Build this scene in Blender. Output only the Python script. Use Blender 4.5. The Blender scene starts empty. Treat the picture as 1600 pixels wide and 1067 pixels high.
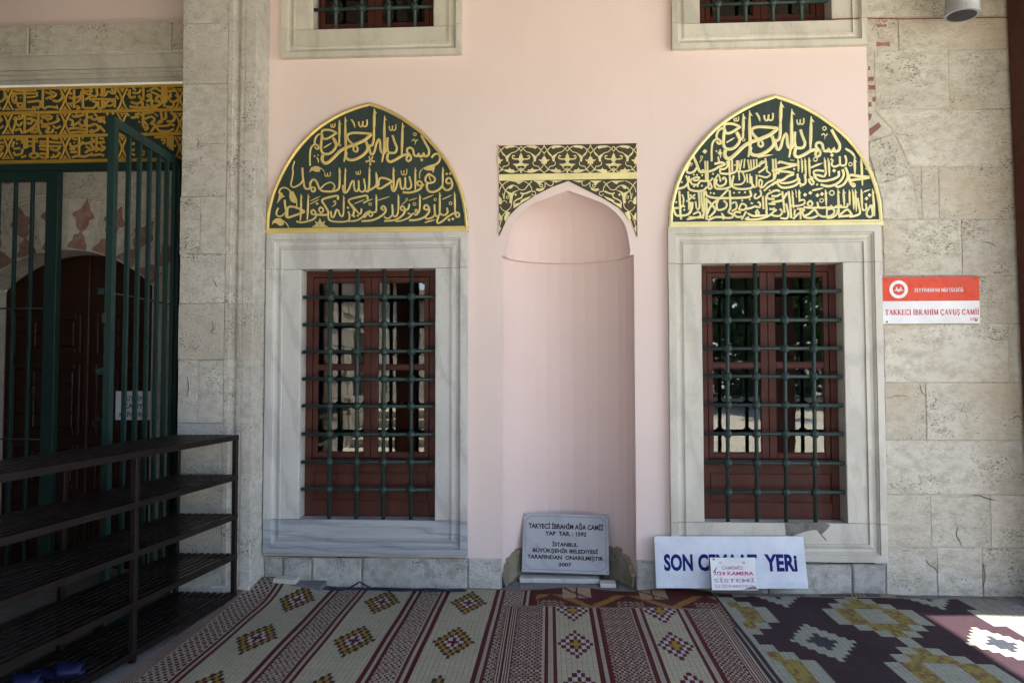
import bpy, math, random
from mathutils import Vector, Matrix
S = bpy.context.scene
COL = S.collection
rad = math.radians
# ---------------------------------------------------------------- camera, light, exposure
F = 1120.0; CD = 5.15; CH = 1.56
YAW, PIT, ROL = rad(2.95), rad(2.3), rad(-0.1)
fw = Vector((-math.sin(YAW)*math.cos(PIT), math.cos(YAW)*math.cos(PIT), math.sin(PIT)))
rt = Vector((math.cos(YAW), math.sin(YAW), 0)); up = rt.cross(fw)
rt, up = rt*math.cos(ROL)+up*math.sin(ROL), -rt*math.sin(ROL)+up*math.cos(ROL)
CP = Vector((0, -CD, CH))
cam = bpy.data.cameras.new('camera'); camo = bpy.data.objects.new('camera', cam); COL.objects.link(camo)
cam.sensor_width = 36; cam.lens = F*36/1600; cam.clip_end = 600; cam.clip_start = .05
camo.matrix_world = Matrix(((rt.x, up.x, -fw.x, CP.x), (rt.y, up.y, -fw.y, CP.y), (rt.z, up.z, -fw.z, CP.z), (0, 0, 0, 1)))
S.camera = camo
SUN_EL, SUN_AZ = rad(58), rad(30)          # azimuth measured from -y towards +x
sd = Vector((math.sin(SUN_AZ)*math.cos(SUN_EL), -math.cos(SUN_AZ)*math.cos(SUN_EL), math.sin(SUN_EL)))
W = bpy.data.worlds.new('World'); S.world = W; W.use_nodes = True
wn = W.node_tree.nodes; sky = wn.new('ShaderNodeTexSky'); sky.sky_type = 'NISHITA'; sky.sun_disc = False
sky.sun_elevation = SUN_EL; sky.sun_rotation = math.pi - SUN_AZ
W.node_tree.links.new(sky.outputs[0], wn['Background'].inputs[0]); wn['Background'].inputs[1].default_value = .12
sl = bpy.data.lights.new('sun', 'SUN'); sl.energy = 5.0; sl.angle = rad(.5); sl.color = (1, .93, .82)
so = bpy.data.objects.new('sun', sl); COL.objects.link(so); so.rotation_euler = sd.to_track_quat('Z', 'Y').to_euler()
S.view_settings.view_transform = 'Standard'; S.view_settings.look = 'None'
S.view_settings.gamma = 1; S.view_settings.use_curve_mapping = False
S.view_settings.exposure = 2.6
# ---------------------------------------------------------------- from the photo's measurements to metres
def ray(px, py): return fw + rt*((px-800)/F) + up*((533.5-py)/F)
def at(px, py, Y=0.0):
    d = ray(px, py); p = CP + d*((Y+CD)/d.y); return p.x, p.z
def gr(px, py, Z=0.0):
    d = ray(px, py); p = CP + d*((Z-CH)/d.z); return p.x, p.y
def X(px, py, Y=0.0): return at(px, py, Y)[0]
def Z(px, py, Y=0.0): return at(px, py, Y)[1]
def rect(px0, py0, px1, py1, Y=0.0):        # x0,x1,z0,z1
    a = at(px0, py0, Y); b = at(px1, py0, Y); c = at(px0, py1, Y); d = at(px1, py1, Y)
    return (a[0]+c[0])/2, (b[0]+d[0])/2, (c[1]+d[1])/2, (a[1]+b[1])/2
# ---------------------------------------------------------------- materials
MAT = {}
def newmat(name):
    m = bpy.data.materials.new(name); m.use_nodes = True; MAT[name] = m
    return m, m.node_tree, m.node_tree.nodes['Principled BSDF']
def nd(t, typ, **kw):
    n = t.nodes.new(typ)
    for k, v in kw.items():
        if k in n.inputs: n.inputs[k].default_value = v
        else: setattr(n, k, v)
    return n
def coords(t, scale=(1, 1, 1), rnd=True):
    g = nd(t, 'ShaderNodeNewGeometry'); mp = nd(t, 'ShaderNodeMapping'); mp.inputs['Scale'].default_value = scale
    t.links.new(g.outputs['Position'], mp.inputs['Vector'])
    if rnd:
        oi = nd(t, 'ShaderNodeObjectInfo'); mm = nd(t, 'ShaderNodeMath', operation='MULTIPLY'); mm.inputs[1].default_value = 37
        t.links.new(oi.outputs['Random'], mm.inputs[0]); cb = nd(t, 'ShaderNodeCombineXYZ')
        for i in range(3): t.links.new(mm.outputs[0], cb.inputs[i])
        t.links.new(cb.outputs[0], mp.inputs['Location'])
    return mp.outputs[0]
def noise(t, v, s, det=6, rough=.6, dist=0):
    n = nd(t, 'ShaderNodeTexNoise'); n.inputs['Scale'].default_value = s; n.inputs['Detail'].default_value = det
    n.inputs['Roughness'].default_value = rough; n.inputs['Distortion'].default_value = dist; t.links.new(v, n.inputs['Vector']); return n.outputs[0]
def ramp(t, f, pts):
    r = nd(t, 'ShaderNodeValToRGB'); e = r.color_ramp.elements
    while len(e) < len(pts): e.new(.5)
    for i, (p, c) in enumerate(pts):
        e[i].position = p; e[i].color = (tuple(c) + (1,)) if isinstance(c, tuple) else (c, c, c, 1)
    t.links.new(f, r.inputs[0]); return r.outputs[0]
def mixc(t, fac, a, b, mode='MIX'):
    m = nd(t, 'ShaderNodeMix', data_type='RGBA', blend_type=mode)
    for sock, v in ((m.inputs[0], fac), (m.inputs[6], a), (m.inputs[7], b)):
        if hasattr(v, 'is_linked'): t.links.new(v, sock)
        elif not isinstance(v, tuple): sock.default_value = v
        else: sock.default_value = tuple(v)+(1,)
    return m.outputs[2]
def bump(t, b, h, strength=.5, dist=.01, prev=None):
    n = nd(t, 'ShaderNodeBump'); n.inputs['Strength'].default_value = strength; n.inputs['Distance'].default_value = dist
    t.links.new(h, n.inputs['Height'])
    if prev: t.links.new(prev, n.inputs['Normal'])
    t.links.new(n.outputs[0], b.inputs['Normal']); return n.outputs[0]
def stone_mat(name, c1, c2, dark, pit=.5, pits=60, tint=None, bs=.5, streak=(1, 1, 1), varamt=.25):
    m, t, b = newmat(name); v = coords(t, streak)
    n1 = noise(t, v, 2.2, 8, .65); base = ramp(t, n1, [(.32, c1), (.68, c2)])
    n2 = noise(t, v, 14, 8, .7); base = mixc(t, ramp(t, n2, [(.35, .7), (.56, 0.0)]), base, dark)
    n3 = noise(t, v, pits, 6, .72); cl = noise(t, v, 3.1, 4, .6)
    ad = nd(t, 'ShaderNodeMath', operation='MULTIPLY_ADD'); t.links.new(cl, ad.inputs[0]); ad.inputs[1].default_value = .55; t.links.new(n3, ad.inputs[2])
    hole = ramp(t, ad.outputs[0], [(.60, .95), (.69, 0.0)])
    if tint: base = mixc(t, ramp(t, noise(t, v, .9, 4, .5), [(.5, 0.0), (.72, .75)]), base, tint)
    base = mixc(t, hole, base, tuple(x*.5 for x in dark))
    oi = nd(t, 'ShaderNodeObjectInfo'); r = ramp(t, oi.outputs['Random'], [(0, 1-varamt), (1, 1.0)])
    base = mixc(t, 1.0, base, r, 'MULTIPLY')
    t.links.new(base, b.inputs['Base Color']); b.inputs['Roughness'].default_value = .85
    h = nd(t, 'ShaderNodeMath', operation='MULTIPLY_ADD'); t.links.new(n3, h.inputs[0]); h.inputs[1].default_value = pit; t.links.new(n2, h.inputs[2])
    pr = bump(t, b, h.outputs[0], bs, .02)
    bump(t, b, noise(t, v, 190, 3, .6), .25, .004, pr)
    return m
stone_mat('limestone', (.74, .72, .63), (.63, .60, .505), (.42, .37, .27), pit=.9, pits=62, tint=(.60, .51, .37), bs=1.0, streak=(.85, 1, 1.3), varamt=.14)
stone_mat('pier_stone', (.64, .625, .57), (.53, .51, .46), (.36, .335, .28), pit=.8, pits=60, tint=(.48, .43, .36), bs=.8, streak=(.9, 1, 1.25), varamt=.08)
stone_mat('old_marble', (.52, .50, .43), (.44, .42, .36), (.30, .28, .24), pit=.3, pits=60, bs=.3)
stone_mat('pale_joint', (.56, .52, .44), (.44, .40, .33), (.28, .25, .19), pit=.6, pits=60, bs=.5)
stone_mat('plinth_stone', (.60, .585, .54), (.46, .45, .41), (.25, .24, .20), pit=.8, pits=85, bs=.8)
stone_mat('niche_stone', (.36, .315, .215), (.27, .235, .16), (.15, .13, .09), pit=.8, pits=60, bs=.8)
stone_mat('rubble', (.48, .43, .35), (.34, .30, .24), (.18, .15, .11), pit=.8, pits=20, bs=1)
stone_mat('mortar', (.52, .42, .35), (.45, .35, .29), (.34, .25, .2), pit=.8, pits=70, bs=.8)
stone_mat('brick', (.34, .14, .10), (.27, .10, .07), (.34, .24, .19), pit=.8, pits=60, bs=.8)
stone_mat('red_stone', (.23, .125, .10), (.18, .09, .075), (.36, .25, .21), pit=.3, pits=70, bs=.2)
stone_mat('joint', (.20, .18, .15), (.12, .11, .09), (.07, .06, .05), pit=.6, pits=60, bs=.6)
stone_mat('grey_tile', (.20, .20, .20), (.15, .15, .15), (.10, .10, .10), pit=.3, pits=60, bs=.3)
stone_mat('cement', (.30, .28, .25), (.20, .19, .17), (.08, .075, .07), pit=.8, pits=90, bs=1)
stone_mat('paving', (.60, .54, .45), (.52, .47, .38), (.40, .36, .28), pit=.5, pits=12, bs=.5)
def marble_mat(name, c1, c2, vein, warm=.3, vs=1.0, st=(1, 1, .8)):
    m, t, b = newmat(name); v = coords(t, st)
    w = nd(t, 'ShaderNodeTexWave', bands_direction='DIAGONAL', wave_profile='SIN'); t.links.new(v, w.inputs['Vector'])
    w.inputs['Scale'].default_value = 1.1*vs; w.inputs['Distortion'].default_value = 9; w.inputs['Detail'].default_value = 6; w.inputs['Detail Scale'].default_value = 1.6; w.inputs['Detail Roughness'].default_value = .65
    base = mixc(t, ramp(t, w.outputs['Fac'], [(.0, .55), (.12, .22), (.38, 0.0)]), mixc(t, ramp(t, noise(t, v, 1.6, 6, .6, 1), [(.35, 0.0), (.65, 1.0)]), c1, c2), vein)
    base = mixc(t, ramp(t, noise(t, v, 7, 7, .7, .6), [(.5, 0.0), (.75, warm)]), base, (.38, .33, .25))
    base = mixc(t, ramp(t, noise(t, v, 60, 4, .7), [(.30, .6), (.38, 0.0)]), base, (.17, .16, .14))
    oi = nd(t, 'ShaderNodeObjectInfo'); base = mixc(t, 1.0, base, ramp(t, oi.outputs['Random'], [(0, .86), (1, 1.0)]), 'MULTIPLY')
    t.links.new(base, b.inputs['Base Color']); b.inputs['Roughness'].default_value = .55
    bump(t, b, noise(t, v, 35, 6, .7), .12, .01); return m
marble_mat('marble', (.56, .56, .53), (.48, .48, .465), (.36, .36, .36), .35, 1.3, (1.3, 1, .55))
marble_mat('marble_warm', (.55, .535, .47), (.48, .46, .395), (.37, .355, .32), .55, .9, (1.3, 1, .55))
marble_mat('marble_streak', (.38, .40, .42), (.29, .31, .33), (.15, .17, .20), .15, 2.2, (.25, 1, 3.2))
marble_mat('plaque_marble', (.37, .38, .40), (.33, .34, .36), (.27, .28, .30), .1, 1.3)
def plaster(name, c, patch=.05):
    m, t, b = newmat(name); v = coords(t, rnd=False)
    base = mixc(t, ramp(t, noise(t, v, 1.3, 5, .55), [(.3, 0.0), (.7, 1.0)]), c, tuple(x*(1-patch*1.2) for x in c))
    base = mixc(t, ramp(t, noise(t, coords(t, (3, 3, .4), False), 2.6, 7, .65), [(.55, 0.0), (.8, .28)]), base, tuple(x*.86 for x in c))
    base = mixc(t, ramp(t, noise(t, v, 120, 2, .5), [(.22, .5), (.27, 0.0)]), base, (.3, .2, .17))
    t.links.new(base, b.inputs['Base Color']); b.inputs['Roughness'].default_value = .8
    pr = bump(t, b, noise(t, v, 5, 4, .5), .12, .02); bump(t, b, noise(t, v, 150, 3, .5), .12, .003, pr); return m
plaster('pink_plaster', (.665, .55, .515))
plaster('niche_plaster', (.655, .53, .50))
plaster('cream_plaster', (.58, .52, .42))
def paint(name, c, rough=.45, wear=None, ws=30, metal=0, grain=None, spec=.3):
    m, t, b = newmat(name); b.inputs['Specular IOR Level'].default_value = spec; v = coords(t)
    base = mixc(t, ramp(t, noise(t, v, 5, 6, .65), [(.3, 0.0), (.7, 1.0)]), c, tuple(x*.78 for x in c))
    if grain:
        base = mixc(t, ramp(t, noise(t, coords(t, grain), 18, 6, .7, .4), [(.4, 0.0), (.62, .55)]), base, tuple(x*.55 for x in c))
    if wear: base = mixc(t, ramp(t, noise(t, v, ws, 5, .75), [(.63, 0.0), (.72, .8)]), base, wear)
    t.links.new(base, b.inputs['Base Color']); b.inputs['Metallic'].default_value = metal
    t.links.new(ramp(t, noise(t, v, 12, 4, .6), [(.3, rough-.1), (.7, rough+.15)]), b.inputs['Roughness'])
    bump(t, b, noise(t, v, 60, 5, .7), .15, .004); return m
paint('green_iron', (.022, .042, .037), .42, (.06, .085, .075), 20)
paint('green_gate', (.010, .030, .027), .5, (.03, .05, .045), 20, spec=.25)
paint('wood_paint', (.078, .022, .015), .5, (.07, .024, .018), 25, grain=(1, 1, .12), spec=.25)
paint('old_flakes', (.42, .30, .2), .8)
paint('door_wood', (.030, .009, .004), .45, (.03, .012, .006), 12, grain=(1, 1, .1), spec=.3)
paint('post_wood', (.075, .016, .008), .45, (.04, .012, .008), 14, grain=(1, 1, .1))
paint('ceiling_wood', (.07, .042, .026), .6, grain=(.1, 1, 1))
paint('rack_iron', (.012, .0075, .0065), .4, (.03, .014, .009), 14, spec=.2)
paint('slipper_blue', (.005, .008, .042), .5, spec=.2)
paint('dark_plastic', (.02, .02, .03), .4)
paint('blue_wire', (.012, .018, .06), .4)
paint('red_wire', (.20, .04, .03), .5)
paint('white_print', (.72, .73, .74), .35)
paint('board_white', (.60, .64, .70), .3)
paint('paper', (.85, .86, .88), .6)
paint('sign_red', (.64, .075, .035), .3)
paint('ink_blue', (.004, .006, .13), .5, spec=.15)
paint('ink_black', (.006, .006, .008), .5, spec=.15)
paint('ink_red', (.50, .05, .08), .5)
paint('ink_pink', (.62, .06, .20), .5)
paint('ink_faded', (.50, .30, .38), .6)
paint('lamp_grey', (.34, .35, .37), .45, metal=.2)
paint('steel', (.12, .12, .12), .35, metal=.8)
paint('field_green', (.030, .050, .042), .55, (.055, .08, .072), 9, grain=(1, 1, .15))
paint('field_olive', (.062, .052, .034), .55, (.04, .05, .03), 20)
paint('gold_deep', (.62, .38, .06), .42, (.45, .27, .05), 40, metal=.2)
paint('gold', (.68, .52, .18), .38, (.58, .40, .09), 50, metal=.3)
paint('gold_sky_pale', (.80, .72, .36), .38, (.72, .60, .20), 50, metal=.15)  # gold with the pale reflection of the sky put into its colour
paint('leaf_green', (.06, .11, .03), .6)
paint('bark', (.12, .09, .06), .8)
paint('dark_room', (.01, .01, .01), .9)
def glass_mat():
    m, t, b = newmat('glass'); t.nodes.remove(b); o = t.nodes['Material Output']
    g = nd(t, 'ShaderNodeBsdfGlossy'); g.inputs['Roughness'].default_value = .015
    tr = nd(t, 'ShaderNodeBsdfTransparent'); tr.inputs[0].default_value = (.8, .84, .82, 1)
    f = nd(t, 'ShaderNodeFresnel'); f.inputs[0].default_value = 1.75
    bp = nd(t, 'ShaderNodeBump'); bp.inputs['Strength'].default_value = .05; bp.inputs['Distance'].default_value = .01
    t.links.new(noise(t, coords(t), 3.5, 2, .4), bp.inputs['Height']); t.links.new(bp.outputs[0], g.inputs['Normal'])
    mx = nd(t, 'ShaderNodeMixShader'); t.links.new(f.outputs[0], mx.inputs[0]); t.links.new(tr.outputs[0], mx.inputs[1]); t.links.new(g.outputs[0], mx.inputs[2])
    t.links.new(mx.outputs[0], o.inputs[0])
glass_mat()
def mat_weave(name, rib=.028):
    m, t, b = newmat(name)
    ca = nd(t, 'ShaderNodeVertexColor'); ca.layer_name = 'weave'
    v = coords(t, rnd=False); sx = nd(t, 'ShaderNodeSeparateXYZ'); t.links.new(v, sx.inputs[0])
    def tri(sock, period):
        a = nd(t, 'ShaderNodeMath', operation='PINGPONG'); t.links.new(sock, a.inputs[0]); a.inputs[1].default_value = period/2
        d = nd(t, 'ShaderNodeMath', operation='DIVIDE'); t.links.new(a.outputs[0], d.inputs[0]); d.inputs[1].default_value = period/2; return d.outputs[0]
    rx = tri(sx.outputs[0], rib); line = ramp(t, rx, [(.0, .6), (.11, 0.0)])
    ry = tri(sx.outputs[1], .008)
    col = mixc(t, line, ca.outputs[0], (.07, .05, .05))
    col = mixc(t, ramp(t, noise(t, coords(t, (.6, 6, 1), False), 5, 5, .7), [(.4, 0.0), (.75, .45)]), col, mixc(t, 1.0, col, (.62, .58, .52), 'MULTIPLY'))
    t.links.new(col, b.inputs['Base Color']); b.inputs['Roughness'].default_value = .7; b.inputs['Specular IOR Level'].default_value = .12
    p = bump(t, b, ramp(t, rx, [(0, 0.0), (.25, 1.0)]), .5, .004); p = bump(t, b, ry, .35, .002, p)
    bump(t, b, noise(t, v, 6, 3, .5), .25, .02, p)
mat_weave('woven')
# ---------------------------------------------------------------- mesh helpers
class MB:
    def __init__(s): s.v = []; s.f = []
    def add(s, vs, fs):
        o = len(s.v); s.v += [tuple(p) for p in vs]; s.f += [tuple(i+o for i in f) for f in fs]; return s
    def box(s, x0, x1, y0, y1, z0, z1, c=0):
        """box; c chamfers the edges of the side that faces -y"""
        if c <= 0:
            return s.add([(x0,y0,z0),(x1,y0,z0),(x1,y1,z0),(x0,y1,z0),(x0,y0,z1),(x1,y0,z1),(x1,y1,z1),(x0,y1,z1)],
                         [(0,3,2,1),(4,5,6,7),(0,1,5,4),(1,2,6,5),(2,3,7,6),(3,0,4,7)])
        r = [[(x0+c,y0,z0+c),(x1-c,y0,z0+c),(x1-c,y0,z1-c),(x0+c,y0,z1-c)], [(x0,y0+c,z0),(x1,y0+c,z0),(x1,y0+c,z1),(x0,y0+c,z1)], [(x0,y1,z0),(x1,y1,z0),(x1,y1,z1),(x0,y1,z1)]]
        fs = [(0,1,2,3), (11,10,9,8)]
        for k in (0, 4):
            for i in range(4): j = (i+1) % 4; fs.append((k+4+i, k+4+j, k+j, k+i))
        return s.add(r[0]+r[1]+r[2], fs)
    def tube(s, pts, r, n=8, closed=False, caps=True):
        pts = [Vector(p) for p in pts]; m = len(pts); rings = []; prev = None
        for i, p in enumerate(pts):
            if closed: d = pts[(i+1) % m]-pts[i-1]
            else: d = pts[min(i+1, m-1)]-pts[max(i-1, 0)]
            d.normalize(); a = Vector((0, 0, 1)) if abs(d.z) < .9 else Vector((1, 0, 0))
            if prev: a = prev
            u_ = (a-d*a.dot(d)).normalized(); w_ = d.cross(u_); prev = u_
            rr = r[i] if hasattr(r, '__len__') else r
            rings.append([p+u_*(rr*math.cos(2*math.pi*k/n))+w_*(rr*math.sin(2*math.pi*k/n)) for k in range(n)])
        vs = [q for g in rings for q in g]; fs = []
        for i in range(m if closed else m-1):
            j = (i+1) % m
            for k in range(n): l = (k+1) % n; fs.append((i*n+k, i*n+l, j*n+l, j*n+k))
        if caps and not closed: fs += [tuple(range(n-1, -1, -1)), tuple((m-1)*n+k for k in range(n))]
        return s.add(vs, fs)
    def lathe(s, prof, c, n=12, axis='z'):
        """prof = (radius, height) pairs"""
        vs = []
        for r, h in prof:
            for k in range(n):
                a = 2*math.pi*k/n; x, y = r*math.cos(a), r*math.sin(a)
                vs.append((c[0]+x, c[1]+y, c[2]+h) if axis == 'z' else ((c[0]+x, c[1]+h, c[2]+y) if axis == 'y' else (c[0]+h, c[1]+x, c[2]+y)))
        fs = [(i*n+k, i*n+(k+1) % n, (i+1)*n+(k+1) % n, (i+1)*n+k) for i in range(len(prof)-1) for k in range(n)]
        fs += [tuple(range(n-1, -1, -1)), tuple((len(prof)-1)*n+k for k in range(n))]
        return s.add(vs, fs)
    def poly(s, pts, y0, y1):
        """prism of an x,z outline between y0 (front) and y1"""
        n = len(pts); area = sum(pts[i][0]*pts[(i+1) % n][1]-pts[(i+1) % n][0]*pts[i][1] for i in range(n))
        if area < 0: pts = pts[::-1]
        vs = [(x, y0, z) for x, z in pts]+[(x, y1, z) for x, z in pts]
        fs = [tuple(range(n)), tuple(range(2*n-1, n-1, -1))]+[(i+n, (i+1) % n+n, (i+1) % n, i) for i in range(n)]
        return s.add(vs, fs)
    def build(s, name, mat, parent=None, smooth=False, loc=None):
        me = bpy.data.meshes.new(name); me.from_pydata(s.v, [], s.f); me.materials.append(MAT[mat]); me.update()
        if smooth: me.shade_smooth()
        o = bpy.data.objects.new(name, me); COL.objects.link(o)
        if loc is not None: o.location = loc
        if parent: o.parent = parent
        return o
def tag(o, label, cat, group=None):
    o['label'] = label; o['category'] = cat
    if group: o['group'] = group
    return o
def empty(name, label, cat, loc=(0, 0, 0), group=None):
    """an Empty at a thing's base; its parts are built in world metres, so each is shifted back on parenting"""
    o = bpy.data.objects.new(name, None); COL.objects.link(o); o.location = loc; o.empty_display_size = .1
    return tag(o, label, cat, group)
def put(o, root):
    o.parent = root; o.matrix_parent_inverse = Matrix.Translation(root.location).inverted(); return o
def struct(o): o['kind'] = 'structure'; return o
def child(mb, name, mat, root, smooth=False, label=None, stuff=False):
    o = mb.build(name, mat, None, smooth)
    if root.type == 'EMPTY' and root.parent is None: put(o, root)
    else: o.parent = root; 
    if root.type == 'MESH':
        o.matrix_parent_inverse = Matrix.Identity(4)
    if label: o['label'] = label
    if stuff: o['kind'] = 'stuff'
    return o
def copy_part(o, parent, loc):
    c = o.copy(); COL.objects.link(c); c.parent = parent; c.matrix_parent_inverse = o.matrix_parent_inverse; c.location = loc; return c
def stone(x0, x1, z0, z1, yf, depth, sd_, jit=.003, cham=.005):
    r = random.Random(sd_); mb = MB(); pts = []
    def side(a, b):
        n = max(2, int(math.dist(a, b)/.07))
        for i in range(n): k = i/n; pts.append((a[0]+(b[0]-a[0])*k, a[1]+(b[1]-a[1])*k))
    side((x0, z0), (x1, z0)); side((x1, z0), (x1, z1)); side((x1, z1), (x0, z1)); side((x0, z1), (x0, z0))
    cx, cz = (x0+x1)/2, (z0+z1)/2; pts = [(x+(cx-x)/max(abs(cx-x), .01)*r.uniform(0, jit), z+(cz-z)/max(abs(cz-z), .01)*r.uniform(0, jit)) for x, z in pts]
    return outline_block(mb, pts, yf, depth, cham, r)
def outline_block(mb, pts, yf, depth, cham, r):
    n = len(pts); area = sum(pts[i][0]*pts[(i+1) % n][1]-pts[(i+1) % n][0]*pts[i][1] for i in range(n))
    if area < 0: pts = pts[::-1]
    cx = sum(p[0] for p in pts)/n; cz = sum(p[1] for p in pts)/n
    def inset(p, d): L = math.dist(p, (cx, cz)); return (p[0]+(cx-p[0])*d/L, p[1]+(cz-p[1])*d/L)
    a = [inset(p, cham*r.uniform(.6, 1.8)) for p in pts]
    vs = [(x, yf, z) for x, z in a]+[(x, yf+cham, z) for x, z in pts]+[(x, yf+depth, z) for x, z in pts]
    fs = [tuple(range(n))]
    for k in (0, n):
        for i in range(n): j = (i+1) % n; fs.append((k+n+i, k+n+j, k+j, k+i))
    return mb.add(vs, fs)
# ---------------------------------------------------------------- brush strokes (lettering in relief)
def smooth_line(pts, step):
    if len(pts) == 2: return [Vector(pts[0]), Vector(pts[1])]
    P = [Vector(p) for p in pts]; P = [P[0]*2-P[1]]+P+[P[-1]*2-P[-2]]; out = []
    for i in range(1, len(P)-2):
        a, b, c, d = P[i-1:i+3]; n = max(2, min(7, int((c-b).length/step)))
        for k in range(n):
            t = k/n; out.append(.5*((2*b)+(c-a)*t+(2*a-5*b+4*c-d)*t*t+(3*b-a-3*c+d)*t*t*t))
    out.append(P[-2]); return out
NS = [0]
def stroke(mb, pts, w, yf, relief=.0035, taper=(1, 1), pen=None, step=.012):
    """ridge-shaped ribbon along pts (x,z metres), w wide, on a panel whose face is at yf"""
    NS[0] += 1; lift = (NS[0] % 29)*.00006; L = smooth_line(pts, step); n = len(L); vs = []; fs = []; s_ = 0
    for i, p in enumerate(L):
        d = L[min(i+1, n-1)]-L[max(i-1, 0)]
        if d.length < 1e-9: d = Vector((1, 0))
        d.normalize(); nn = Vector((-d.y, d.x)); k = i/(n-1)
        ww = w/2*(taper[0]+(1-taper[0])*min(1, k*3))*(taper[1]+(1-taper[1])*min(1, (1-k)*3))
        if pen is not None: ww *= .62+.5*abs(math.sin(math.atan2(d.y, d.x)-pen))
        y = yf-relief-lift-i*.00002; a = p+nn*ww; b = p-nn*ww
        a2 = p+nn*ww*.55; b2 = p-nn*ww*.55
        vs += [(a.x, yf+.001, a.y), (a.x, y+.001, a.y), (a2.x, y-.0012, a2.y), (b2.x, y-.0012, b2.y), (b.x, y+.001, b.y), (b.x, yf+.001, b.y)]
        if i:
            o = (i-1)*6
            for q in range(5): fs.append((o+q, o+q+1, o+q+7, o+q+6))
    e = (n-1)*6; fs += [(5, 4, 3, 2, 1, 0), (e, e+1, e+2, e+3, e+4, e+5)]
    mb.add(vs, fs)
def parse(txt):
    out = []
    for ln in txt.strip().splitlines():
        ln = ln.split('#')[0].strip()
        if not ln: continue
        for part in ln.split(';'):
            part = part.strip()
            if not part: continue
            kind, rest = part[0], part[1:].split()
            out.append((kind, float(rest[0]), [tuple(map(float, q.split(','))) for q in rest[1:]]))
    return out
def draw(mb, items, tf, k, yf, pen=None, relief=.0035):
    """kinds: s stroke, t tapered stroke, b alif with a barb, d dot, o ring, p filled outline, w shadda"""
    for kind, w, pts in items:
        P = [Vector(tf(*p)) for p in pts]
        if kind == 's': stroke(mb, P, w*k, yf, relief, pen=pen)
        elif kind == 't': stroke(mb, P, w*k, yf, relief, (.9, .15))
        elif kind == 'b':
            stroke(mb, P, w*k, yf, relief, (.35, .55)); a = P[0]; r = w*k
            b0 = a+Vector((r*.1, -r*.2)); NS[0] += 1
            mb.poly([(a.x+r*.05, a.y-r*.3), (a.x+r*1.0, a.y-r*1.9), (a.x+r*.45, a.y-r*1.6), (a.x+r*.2, a.y-r*1.9)], yf-relief-.0005-(NS[0] % 13)*.00008, yf+.001)
        elif kind == 'd':
            for p in P:
                r = w*k/2; NS[0] += 1
                mb.poly([(p.x-r, p.y-r*.1), (p.x+r*.1, p.y-r), (p.x+r, p.y+r*.1), (p.x-r*.1, p.y+r)], yf-relief-.001-(NS[0] % 17)*.00008, yf+.001)
        elif kind == 'o':
            for p in P:
                stroke(mb, [(p.x+w*k*math.cos(a*math.pi/4), p.y+w*k*math.sin(a*math.pi/4)) for a in range(9)], w*k*.62, yf, relief, step=.004)
        elif kind == 'w':
            (x0, y0), (x1, y1) = P[0], P[1]; ww = (x1-x0); hh = (y0-y1)
            f = lambda a, b: (x0+a*ww, y1+b*hh)
            stroke(mb, [f(0, .75), f(.02, .3), f(.2, 0), f(.42, .15), f(.5, .8)], w*k, yf, relief)
            stroke(mb, [f(.46, .2), f(.65, .02), f(.9, .1), f(1, .5), f(.98, 1)], w*k, yf, relief)
        elif kind == 'p':
            NS[0] += 1; mb.poly([(p.x, p.y) for p in P], yf-relief-.0012-(NS[0] % 23)*.00008, yf+.001)
# ---------------------------------------------------------------- printed words
def words(s, x0, x1, z0, z1, y, name, mat, root, bold=0.0, italic=0, label=None):
    """flat lettering fitted to a rectangle, facing -y"""
    cu = bpy.data.curves.new(name, 'FONT'); cu.body = s; cu.size = 1; cu.offset = bold; cu.resolution_u = 3; cu.extrude = .0
    tmp = bpy.data.objects.new(name, cu); me = bpy.data.meshes.new_from_object(tmp)
    bpy.data.objects.remove(tmp)
    xs = [v.co.x for v in me.vertices]; ys = [v.co.y for v in me.vertices]
    a, b, c, d = min(xs), max(xs), min(ys), max(ys)
    for v in me.vertices: v.co = Vector((x0+(v.co.x-a)/(b-a)*(x1-x0), y, z0+(v.co.y-c)/(d-c)*(z1-z0)))
    me.materials.clear(); me.materials.append(MAT[mat]); o = bpy.data.objects.new(name, me); COL.objects.link(o)
    if root.type == 'EMPTY' and root.rotation_euler.x == 0: put(o, root)
    else: o.parent = root
    if label: o['label'] = label
    return o
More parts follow.
